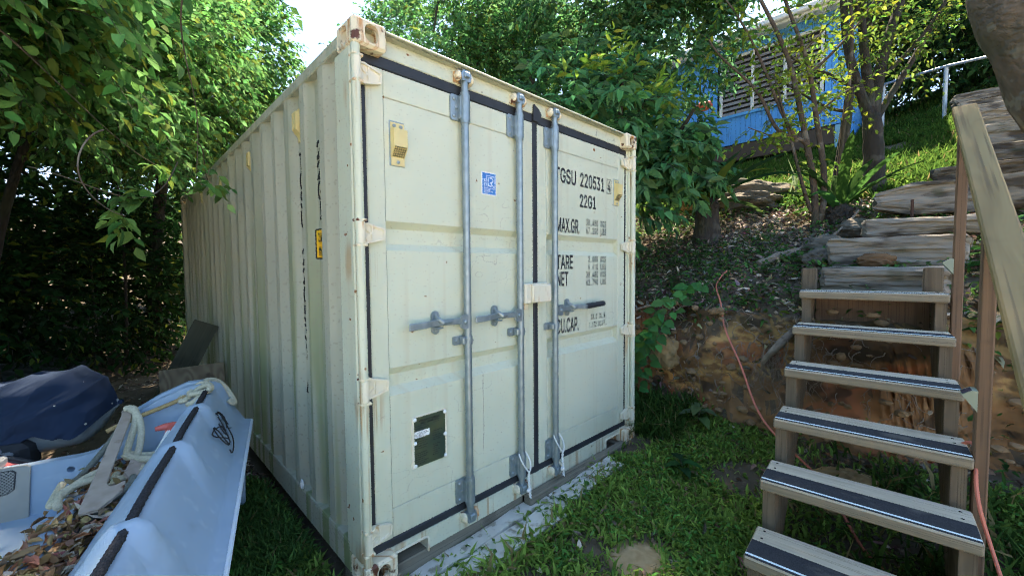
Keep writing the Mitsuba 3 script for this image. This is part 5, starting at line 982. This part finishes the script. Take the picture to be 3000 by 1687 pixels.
# dark forked tree
r = np.random.default_rng(52); t = tree_obj('forked_tree', 'dark barked tree with a straight trunk forking into many upright limbs right of the house')
TB = np.array([6.33, -1.22, gz(6.33, -1.22) - .15]); p = spline([TB, [6.33, -1.20, 3.0], [6.34, -1.17, 3.42]], 16)
part(t, 'trunk', tube(p, np.linspace(.125, .098, 16) * (1 + .05 * np.sin(np.arange(16) * 2.1)), 14), 'bark_dark', True); tips = []
for q, r0 in (([[6.34, -1.17, 3.35], [6.25, -1.05, 3.75], [6.16, -.95, 4.2], [6.12, -.90, 4.6], [6.13, -.86, 5.4]], .065), ([[6.34, -1.17, 3.38], [6.33, -1.12, 3.9], [6.29, -1.07, 4.39], [6.35, -1.09, 5.4]], .065), ([[6.35, -1.18, 3.35], [6.42, -1.22, 3.9], [6.51, -1.29, 4.39], [6.66, -1.40, 4.91], [6.8, -1.55, 5.7]], .075), ([[6.36, -1.18, 3.3], [6.5, -1.35, 3.7], [6.75, -1.6, 4.3], [7.0, -1.85, 5.0]], .045),
        ([[6.25, -1.05, 3.72], [6.05, -.80, 3.95], [5.8, -.55, 4.1], [5.5, -.25, 4.4]], .028), ([[6.2, -1.0, 3.5], [5.95, -.75, 3.55], [5.7, -.5, 3.75], [5.4, -.2, 3.95]], .022), ([[6.29, -1.07, 4.3], [6.15, -1.0, 4.8], [6.0, -.7, 5.2]], .03), ([[6.42, -1.22, 3.9], [6.55, -1.5, 4.2], [6.6, -1.8, 4.7]], .03)):
    p = spline(q, 22); part(t, 'limb', tube(p, np.linspace(r0, r0 * .45, 22), 9), 'bark_dark', True); tips += [p[k] for k in range(8, 22, 2)]
p = spline([[5.95, -.86, gz(5.95, -.86) - .1], [6.05, -.92, 3.0], [6.12, -.95, 3.45], [6.17, -.97, 3.8]], 16); part(t, 'side_trunk', tube(p, np.linspace(.07, .05, 16), 9), 'bark_dark', True)
p = spline([[5.90, -.92, gz(5.9, -.92) - .1], [5.92, -.93, 3.1], [5.98, -.98, 3.9], [5.99, -.95, 4.9]], 16); part(t, 'side_trunk', tube(p, np.linspace(.030, .018, 16), 7), 'bark_brown', True)
tips = np.array(tips); O = tips[r.integers(0, len(tips), 230)] + r.normal(size=(230, 3)) * .08; D = unit(r.normal(size=(230, 3)) * [1, 1, .6])
add_leaves(t, O, D, r, 60, dict(length=.42, n=9, L=.075, W=.035, droop=.6), dict(base=(0.105, 0.196, 0.039), yellow=.35, ycol=(.24, .28, .03)), .003)
# big leaning mango trunk at the right edge, its crown overhead
r = np.random.default_rng(53); t = tree_obj('mango_tree', 'large leaning mango tree trunk with rough lichen spotted bark at the right edge')
q = spline([[5.3, -3.55, gz(5.3, -3.55) - .3], [5.05, -3.15, 2.45], [4.92, -2.80, 2.85], [4.72, -2.53, 3.35], [4.55, -2.34, 3.95], [4.40, -2.1, 5.0], [4.4, -1.6, 6.3]], 60)
rad = np.interp(np.linspace(0, 1, 60), [0, .2, .5, .75, 1], [.62, .50, .46, .42, .30]); m_ = tube(q, rad, 40); v = m_.vertices; ctr = v.mean(0)
d_ = (meshkit.fbm(v * 2.2, 4, 3) - .5) * .16 + (meshkit.fbm(v * 9, 3, 5) - .5) * .05; nrm = trimesh.Trimesh(v, m_.faces, process=False).vertex_normals; part(t, 'trunk', (v + nrm * d_[:, None], m_.faces), 'bark_mango', True)
cs = [[5.4, -2.4, 8.4], [6.6, -1.6, 8.8], [5.2, -3.8, 8.4], [6.8, -3.2, 9.0]]; rs_ = [[1.5, 1.4, .9]] * 4
for c in cs: p = spline([q[-1] - [0, 0, .3], (q[-1] + np.array(c)) / 2 + [0, 0, .3], c], 12); part(t, 'limb', tube(p, np.linspace(.16, .05, 12), 9), 'bark_mango', True)
O, D = shell_points(r, cs, rs_, 1100, .10, .25, .8, 4, -1.0); a = sprays(O, D, r, length=.5, n=10, L=.20, W=.058, droop=.9, tpl=LEAF4); foliage(t, a[:5], r, 'leaf', 0, tpl=LEAF4, base=(0.056, 0.133, 0.039))
# big-leaved bush beside the container
r = np.random.default_rng(54); t = thing('broadleaf_bush', 'dense bush with large glossy oval leaves hanging over the right end of the container', 'bush')
for q, r0 in (([[3.9, 1.1, gz(3.9, 1.1) - .1], [3.8, 1.0, 2.2], [3.5, .8, 3.0], [3.2, .6, 3.5]], .05), ([[3.95, 1.15, gz(3.9, 1.1) - .1], [4.1, .9, 2.4], [4.2, .5, 3.0], [4.1, .2, 3.3]], .05), ([[3.9, 1.2, 1.4], [4.0, 1.6, 2.6], [3.6, 2.0, 3.6], [3.2, 2.0, 4.2]], .06), ([[3.8, 1.0, 2.0], [3.4, .7, 2.0], [3.15, .45, 1.85]], .025)):
    part(t, 'stem', tube(spline(q, 16), np.linspace(r0, r0 * .4, 16), 8), 'bark_dark', True)
O1, D1 = shell_points(r, [[3.75, .75, 2.75], [4.15, .55, 2.75], [3.3, .95, 3.15], [3.6, 1.5, 3.4], [3.25, .62, 2.05], [4.55, .55, 2.85]], [[.62, .60, .60], [.55, .55, .45], [.55, .6, .5], [.8, .9, .8], [.40, .42, .60], [.4, .4, .35]], 420, .45, .36, 1.2, 3, -.9)
add_leaves(t, O1, D1 + [-.2, -.35, -.1], r, 170, dict(length=.30, n=9, L=.20, W=.082, droop=.7, curl=.3), dict(base=(0.10, 0.24, 0.092), yellow=.10, ycol=(.16, .24, .05)), .006, tw_mat='bark_dark')
O1, D1 = shell_points(r, [[3.2, .75, 3.55], [3.6, .55, 3.25]], [[.35, .35, .2], [.3, .3, .2]], 26, .5, .2, 1.2, 3, -.2)
a = sprays(O1, D1 + [0, -.2, .6], r, length=.25, n=8, L=.15, W=.05, droop=.3); foliage(t, a[:5], r, 'leaf', 30, base=(0.196, 0.322, 0.049), name='young_foliage', yellow=.4)
# ---------------------------------------------------------------- woods behind
def wood_tree(name, lab, trunk, cs, rs_, n, seed, L=.10, W=.05, length=.45, base=(0.063, 0.154, 0.045), pick=0, tpl=LEAF8, nl=9, gate=.42, droop=.6, r0=.12, yellow=.12, group=None, inner=.45, bias=(0, 0, 0), dark=True, low=-.75, f=1.1):
    r = np.random.default_rng(seed); t = tree_obj(name, lab, group); q = spline(trunk, 20); part(t, 'trunk', tube(q, np.linspace(r0, r0 * .5, 20), 9), 'bark_dark', True)
    for c in cs[:6]:
        k0 = q[int(r.integers(9, 19))]; part(t, 'limb', tube(spline([k0, (k0 + np.array(c)) / 2 + r.normal(size=3) * .15, c], 10), np.linspace(r0 * .45, r0 * .12, 10), 6), 'bark_dark', True)
    O, D = shell_points(r, cs, rs_, n, inner, gate, f, seed, low)
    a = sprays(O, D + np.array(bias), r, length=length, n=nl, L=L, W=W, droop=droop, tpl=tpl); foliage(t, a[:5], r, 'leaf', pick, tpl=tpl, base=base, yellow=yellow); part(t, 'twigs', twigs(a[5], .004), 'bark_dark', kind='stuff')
    return t
# left: leafy curtain over the boat and along the container
wood_tree('leafy_tree', 'leafy tree with drooping bright green sprays hanging over the boat', [[-4.4, 3.0, -.3], [-4.3, 3.0, 1.5], [-3.3, 2.9, 3.4], [-1.6, 2.8, 5.4]],
          [[-1.5, 2.5, 3.15], [-2.3, 2.2, 2.9], [-.95, 3.0, 3.35], [-2.0, 1.5, 3.2], [-1.1, 1.9, 3.5], [-3.0, 1.8, 2.6]], [[.75, .7, .75], [.8, .7, .75], [.6, .7, .75], [.7, .6, .7], [.6, .6, .6], [.8, .7, .8]], 1900, 61, L=.135, W=.066, length=.42, pick=150, base=(0.115, 0.255, 0.075), yellow=.25, gate=.45, f=1.5, inner=.35, bias=(.1, -.3, -.1))
wood_tree('leafy_tree', 'leafy tree overhanging the middle of the container side', [[-1.8, 6.2, -.2], [-1.7, 6.0, 2], [-1.2, 5.6, 4], [-1.0, 5.5, 5.5]],
          [[-.75, 4.6, 3.3], [-.4, 5.2, 3.7], [-.5, 4.2, 4.2], [-1.3, 4.8, 3.7], [.1, 5.6, 4.3], [-.3, 5.8, 3.3]], [[.65, .9, .8], [.55, .9, .8], [.8, .9, .8], [.8, 1, .9], [.8, 1, .75], [.5, .8, .6]], 1900, 62, r0=.06, L=.115, W=.055, length=.42, pick=60, base=(0.11, 0.25, 0.078), yellow=.18, gate=.43, f=1.4, bias=(0, -.25, 0))
wood_tree('leafy_tree', 'leafy tree behind the far end of the container, next to the sky gap', [[-.2, 8.6, 0], [-.1, 8.4, 2.5], [.2, 8.0, 5], [.3, 8.0, 6.3]],
          [[.3, 7.2, 4.2], [-.6, 7.2, 4.6], [.9, 7.4, 4.35], [-.2, 7.0, 5.4], [1.0, 7.8, 5.0], [-1.4, 7.4, 5.4], [1.5, 8.4, 4.9], [1.0, 6.6, 5.2], [1.35, 6.8, 5.5]], [[1.1, 1, 1.1], [1, 1, 1], [.8, .8, .7], [1, .9, .9], [.7, .8, .55], [1, 1, 1], [.6, .8, .5], [.6, .6, .75], [.45, .5, .55]], 2700, 63, L=.125, W=.06, length=.5, base=(0.11, 0.25, 0.08), gate=.36, yellow=.15, bias=(0, -.2, 0))
wood_tree('dense_tree', 'dense dark tree deep in the woods at left', [[-4.2, 7.5, -.2], [-4.1, 7.4, 2], [-3.9, 7.2, 4.5]], [[-3.6, 6.6, 4.2], [-4.8, 6.2, 4.0], [-2.6, 6.9, 4.8], [-5.8, 5.6, 3.4], [-3.2, 5.2, 5.2], [-4.4, 4.4, 4.4]], [[1.3, 1.3, 1.3]] * 6, 1700, 64, L=.17, W=.085, length=.55, tpl=LEAF4, base=(0.063, 0.154, 0.042), gate=.36)
wood_tree('dense_tree', 'dense dark tree at the far left behind the boat, with unseen crown masses added to block sky light', [[-6.5, 4.2, -.2], [-6.4, 4.1, 2.5], [-6.0, 3.8, 5]], [[-5.6, 3.4, 3.6], [-4.6, 2.6, 3.4], [-6.6, 2.4, 3.0], [-5.2, 2.0, 4.4], [-7, 4, 4.4], [-5.6, 1.6, 1.6], [-6.2, .2, 2.6], [-6.6, -1.0, 1.8], [-6.0, .4, 4.6], [-5.4, 3.2, 1.4], [-3.6, 4.4, 2.6], [-4.6, 4.2, 2.4], [-3.9, 1.6, 2.6], [-4.2, .2, 2.8], [-4.4, -1.2, 2.6], [-3.9, 2.8, 1.4], [-4.2, .8, 4.6], [-4.6, -2.4, 2.8], [-3.8, 2.4, 4.4]], [[1.2, 1.2, 1.4]] * 10 + [[.8, .6, .9]] * 2 + [[1.0, 1.0, 1.5]] * 7, 4200, 65, L=.16, W=.08, length=.55, tpl=LEAF4, base=(0.070, 0.168, 0.042), gate=.36)  # nearer crown masses sit out of view, added to cut sky light on the container
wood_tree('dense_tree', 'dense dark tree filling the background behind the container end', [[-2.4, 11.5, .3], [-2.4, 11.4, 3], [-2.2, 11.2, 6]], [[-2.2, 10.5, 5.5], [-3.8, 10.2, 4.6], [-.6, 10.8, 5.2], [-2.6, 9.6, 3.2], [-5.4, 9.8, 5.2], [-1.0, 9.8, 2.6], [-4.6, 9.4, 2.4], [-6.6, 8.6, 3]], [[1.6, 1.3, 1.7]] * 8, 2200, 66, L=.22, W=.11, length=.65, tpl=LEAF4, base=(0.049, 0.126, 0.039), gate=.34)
wood_tree('dense_tree', 'low understorey thicket in the woods at left with deep shade put into its leaf colour', [[-3.0, 9.0, -.2], [-3.0, 9.0, 1], [-3.0, 9.0, 2]], [[-.9, 7.3, 1.0], [-.2, 8.6, 1.3], [.8, 9.2, 1.8], [-1.8, 6.9, 1.0], [-1.2, 8.0, 1.2], [-2.6, 8.4, 1.3], [-4.2, 8.0, 1.2], [-5.8, 7.0, 1.2], [-7.2, 5.6, 1.4], [-8, 4, 1.6]], [[.9, .6, 1.5], [1.0, .6, 1.5], [1, .6, 1.6], [.7, .5, 1.3]] + [[1.2, .8, 1.5]] * 6, 3000, 67, L=.16, W=.08, length=.5, tpl=LEAF4, base=(0.024, 0.062, 0.020), gate=.40)  # leaf base darkened: deep shade is put into the colour
wood_tree('dense_tree', 'tall dense tree added to roof over and shade the woods at left', [[-3.4, 6.6, 0], [-3.4, 6.6, 4], [-3.3, 6.8, 8]], [[-1.2, 6.6, 7.6], [-3.4, 6.2, 7.8], [-5.6, 5.8, 7.4], [-1.4, 9, 8], [-4, 8.6, 8.2], [-6.6, 7.8, 8], [-8.2, 5, 7.4], [-1, 11.4, 8.4], [-4.2, 11, 8.6], [.6, 10, 8.2]], [[1.5, 1.4, .9]] * 10, 1700, 68, L=.36, W=.20, length=.8, tpl=LEAF4, base=(.05, .12, .035), gate=.25, inner=.1)  # high canopy layer added to keep sun off the woodland floor
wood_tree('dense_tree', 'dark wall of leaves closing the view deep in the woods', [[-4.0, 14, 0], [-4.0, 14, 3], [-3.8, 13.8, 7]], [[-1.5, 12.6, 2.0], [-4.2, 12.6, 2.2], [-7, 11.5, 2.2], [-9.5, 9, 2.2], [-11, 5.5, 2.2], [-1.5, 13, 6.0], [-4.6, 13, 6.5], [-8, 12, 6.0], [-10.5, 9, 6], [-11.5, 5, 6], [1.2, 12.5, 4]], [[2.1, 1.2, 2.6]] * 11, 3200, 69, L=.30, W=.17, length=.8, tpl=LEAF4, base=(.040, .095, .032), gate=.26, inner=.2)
# thin dark trunks in the gloom
r = np.random.default_rng(68)
for i in range(16):
    x, y = r.uniform(-5.5, -.4), r.uniform(5.2, 9.5); z = gz(x, y); t = thing('sapling', 'thin dark sapling trunk in the gloom under the left trees', 'tree', 'saplings under the left trees')
    put(t, tube(spline([[x, y, z - .1], [x + r.normal() * .1, y, z + 1.5], [x + r.normal() * .3, y + r.normal() * .2, z + 3.6]], 12), np.linspace(r.uniform(.012, .035), .012, 12), 7), 'bark_dark', True)
# bare hanging vines
for i, (q, lab) in enumerate((([[-.46, .95, 2.9], [-.42, 1.25, 2.66], [-.36, 1.45, 2.45], [-.36, 1.5, 2.22], [-.37, 1.52, 2.06]], 'bare reddish vine hanging down in front of the leaves'), ([[-.78, 1.0, 2.16], [-.85, .92, 2.05], [-.86, .90, 1.9], [-.80, .92, 1.80], [-.72, .98, 1.76]], 'thin curved vine ending in a leaf cluster over the boat'),
        ([[-.45, 1.6, 2.18], [-.52, 1.5, 2.02], [-.66, 1.36, 1.90], [-.84, 1.28, 1.93], [-1.05, 1.3, 2.0]], 'long thin vine looping above the boat'), ([[-.36, 1.5, 2.3], [-.30, 1.7, 2.26], [-.26, 1.9, 2.16], [-.22, 2.0, 2.12]], 'thin twig reaching towards the container side'), ([[-1.3, 1.7, 2.9], [-.95, 1.9, 2.6], [-.7, 2.2, 2.4], [-.5, 2.4, 2.3]], 'thin slanting twig in the shade of the left tree'))):
    p = spline(q, 30); t = thing('hanging_vine', lab, 'vine'); part(t, 'stem', tube(p, np.linspace(.0042, .002, 30), 6), 'bark_brown', True)
    r = np.random.default_rng(90 + i); tips = p[-1 if i != 2 else 14][None].repeat(4, 0) if i else p[[20, 26, 29, 29]]
    a = sprays(tips, unit(r.normal(size=(4, 3)) * [.8, .8, .3] + [.1, -.1, -.2]), r, length=.13, n=5, L=.10, W=.052, droop=.6)
    foliage(t, a[:5], r, 'leaf', 20, base=(0.119, 0.238, 0.063), yellow=.15)
# behind the container and up to the house
wood_tree('tall_tree', 'tall leafy tree behind the container just right of the sky gap', [[4.6, 8.6, 1.5], [4.6, 8.5, 4], [4.5, 8.2, 7]], [[3.6, 7.4, 5.0], [4.6, 7.2, 5.2], [3.6, 6.9, 5.6], [4.5, 6.6, 6.5], [5.6, 7.2, 5.8], [3.3, 6.7, 4.6], [3.75, 6.2, 6.4], [5.0, 6.4, 4.2]], [[.8, 1, 1.0], [1, 1, 1.1], [.7, .8, .9], [1.0, 1, 1.1], [1.1, 1, 1.1], [.6, .7, .7], [.55, .7, .9], [1, 1, 1]], 2500, 71, L=.105, W=.05, length=.5, base=(0.105, 0.25, 0.085), gate=.36, yellow=.15, bias=(-.1, -.3, 0))
wood_tree('tall_tree', 'tall leafy tree above the middle of the container roof, with an unseen high crown added to shade the boat', [[5.2, 5.0, 1.8], [5.2, 4.9, 4], [5.0, 4.6, 6.5], [4.5, 4.2, 11]], [[4.2, 4.2, 4.8], [4.8, 3.8, 5.4], [3.6, 4.6, 4.2], [5.4, 3.6, 4.7], [4.4, 3.6, 6.3], [3.4, 4.4, 5.6], [5.6, 4.4, 6.2], [4.3, 3.4, 3.9], [4.2, 3.6, 11.6], [3.4, 3.2, 11.8], [4.8, 4.4, 12], [3.6, 4.4, 12.2]], [[.95, .95, 1], [.9, .9, 1], [.8, .9, .8], [.9, .9, 1], [1, 1, 1], [.8, .9, .9], [1, 1, 1], [.8, .8, .7]] + [[1.1, 1.1, .7]] * 4, 2900, 72, L=.115, W=.056, length=.48, base=(0.115, 0.265, 0.09), gate=.36, yellow=.18, pick=30, bias=(-.1, -.3, 0))  # last crown masses, high out of view, are added to block sun on the boat
wood_tree('tall_tree', 'tall dark leaved tree over the broadleaf bush and beside the house, with an unseen high crown added to shade the stairs', [[6.2, 2.4, 2.4], [6.2, 2.3, 4], [6.1, 2.1, 7], [6.6, 2.0, 11]], [[5.2, 1.9, 4.9], [5.8, 1.3, 5.2], [4.6, 2.3, 4.4], [5.2, 1.4, 6.2], [6.2, 1.0, 6.2], [4.4, 2.2, 5.8], [6.3, 1.5, 4.6], [4.9, 1.5, 3.9], [5.6, .9, 4.5], [6.3, .7, 5.0], [6.0, 1.0, 5.6], [5.65, .55, 5.75], [6.0, .15, 6.1], [7.2, 1.9, 11.6], [6.4, 1.4, 11.8], [7.9, 2.5, 12.2], [7.4, 1.2, 12.8]], [[.85, .85, .9], [.75, .7, .8], [.75, .8, .8], [.9, .9, .9], [.8, .7, .8], [.9, .9, .9], [.55, .55, .6], [.6, .6, .6], [.45, .45, .5], [.4, .4, .55], [.5, .5, .6], [.4, .4, .45], [.35, .35, .4]] + [[1.2, 1.1, .7]] * 4, 2900, 73, L=.15, W=.062, length=.42, base=(0.095, 0.22, 0.09), gate=.38, yellow=.08, pick=40, bias=(-.2, -.3, -.1))  # topmost crown masses are an unseen addition that keeps sun off the stairs
wood_tree('tall_tree', 'dark wooded crown closing the view behind the house and fence', [[15, -1.5, 6], [15, -1.5, 8], [15, -1.5, 11]], [[12.9, -1.9, 6.6], [12.4, -3.0, 6.6], [14.2, -1.2, 8.2], [15.5, -2.6, 8.8], [13.8, -3.2, 7.4], [16, -.6, 10], [14.5, -4.4, 8], [13.2, -5.4, 7.2], [14, -2.2, 10.6], [13.0, -4.0, 9.6], [15, 0.2, 9]], [[1.1, .9, 1.2], [1.1, .9, 1.2]] + [[1.5, 1.4, 2.0]] * 9, 3000, 74, L=.24, W=.12, length=.8, tpl=LEAF4, base=(0.049, 0.119, 0.039), gate=.34, yellow=.05)
wood_tree('tall_tree', 'shaded shrubby trees right behind the pipe fence', [[13.2, -2.6, 5.2], [13.2, -2.6, 6], [13.2, -2.6, 7.5]], [[13.2, -1.8, 6.2], [12.6, -3.2, 5.9], [12.2, -4.4, 5.9], [13.6, -.6, 6.8], [11.6, -5.6, 6.0]], [[1.1, 1.1, 1.3]] * 5, 1100, 75, L=.17, W=.085, length=.6, tpl=LEAF4, base=(0.056, 0.133, 0.039), gate=.36, yellow=.05)
wood_tree('tall_tree', 'tall tree far behind above the blue house roof', [[9.0, 9, 3], [9, 9, 6], [9, 9, 9]], [[8, 8.4, 7], [9.6, 7.6, 8], [7, 9, 6], [8.6, 7.4, 9.6], [10.6, 6.6, 9.4], [7, 7.6, 8.4], [12, 5.4, 9.6]], [[1.7, 1.6, 1.8]] * 7, 1600, 76, L=.20, W=.10, length=.7, tpl=LEAF4, base=(0.063, 0.154, 0.048), gate=.36)
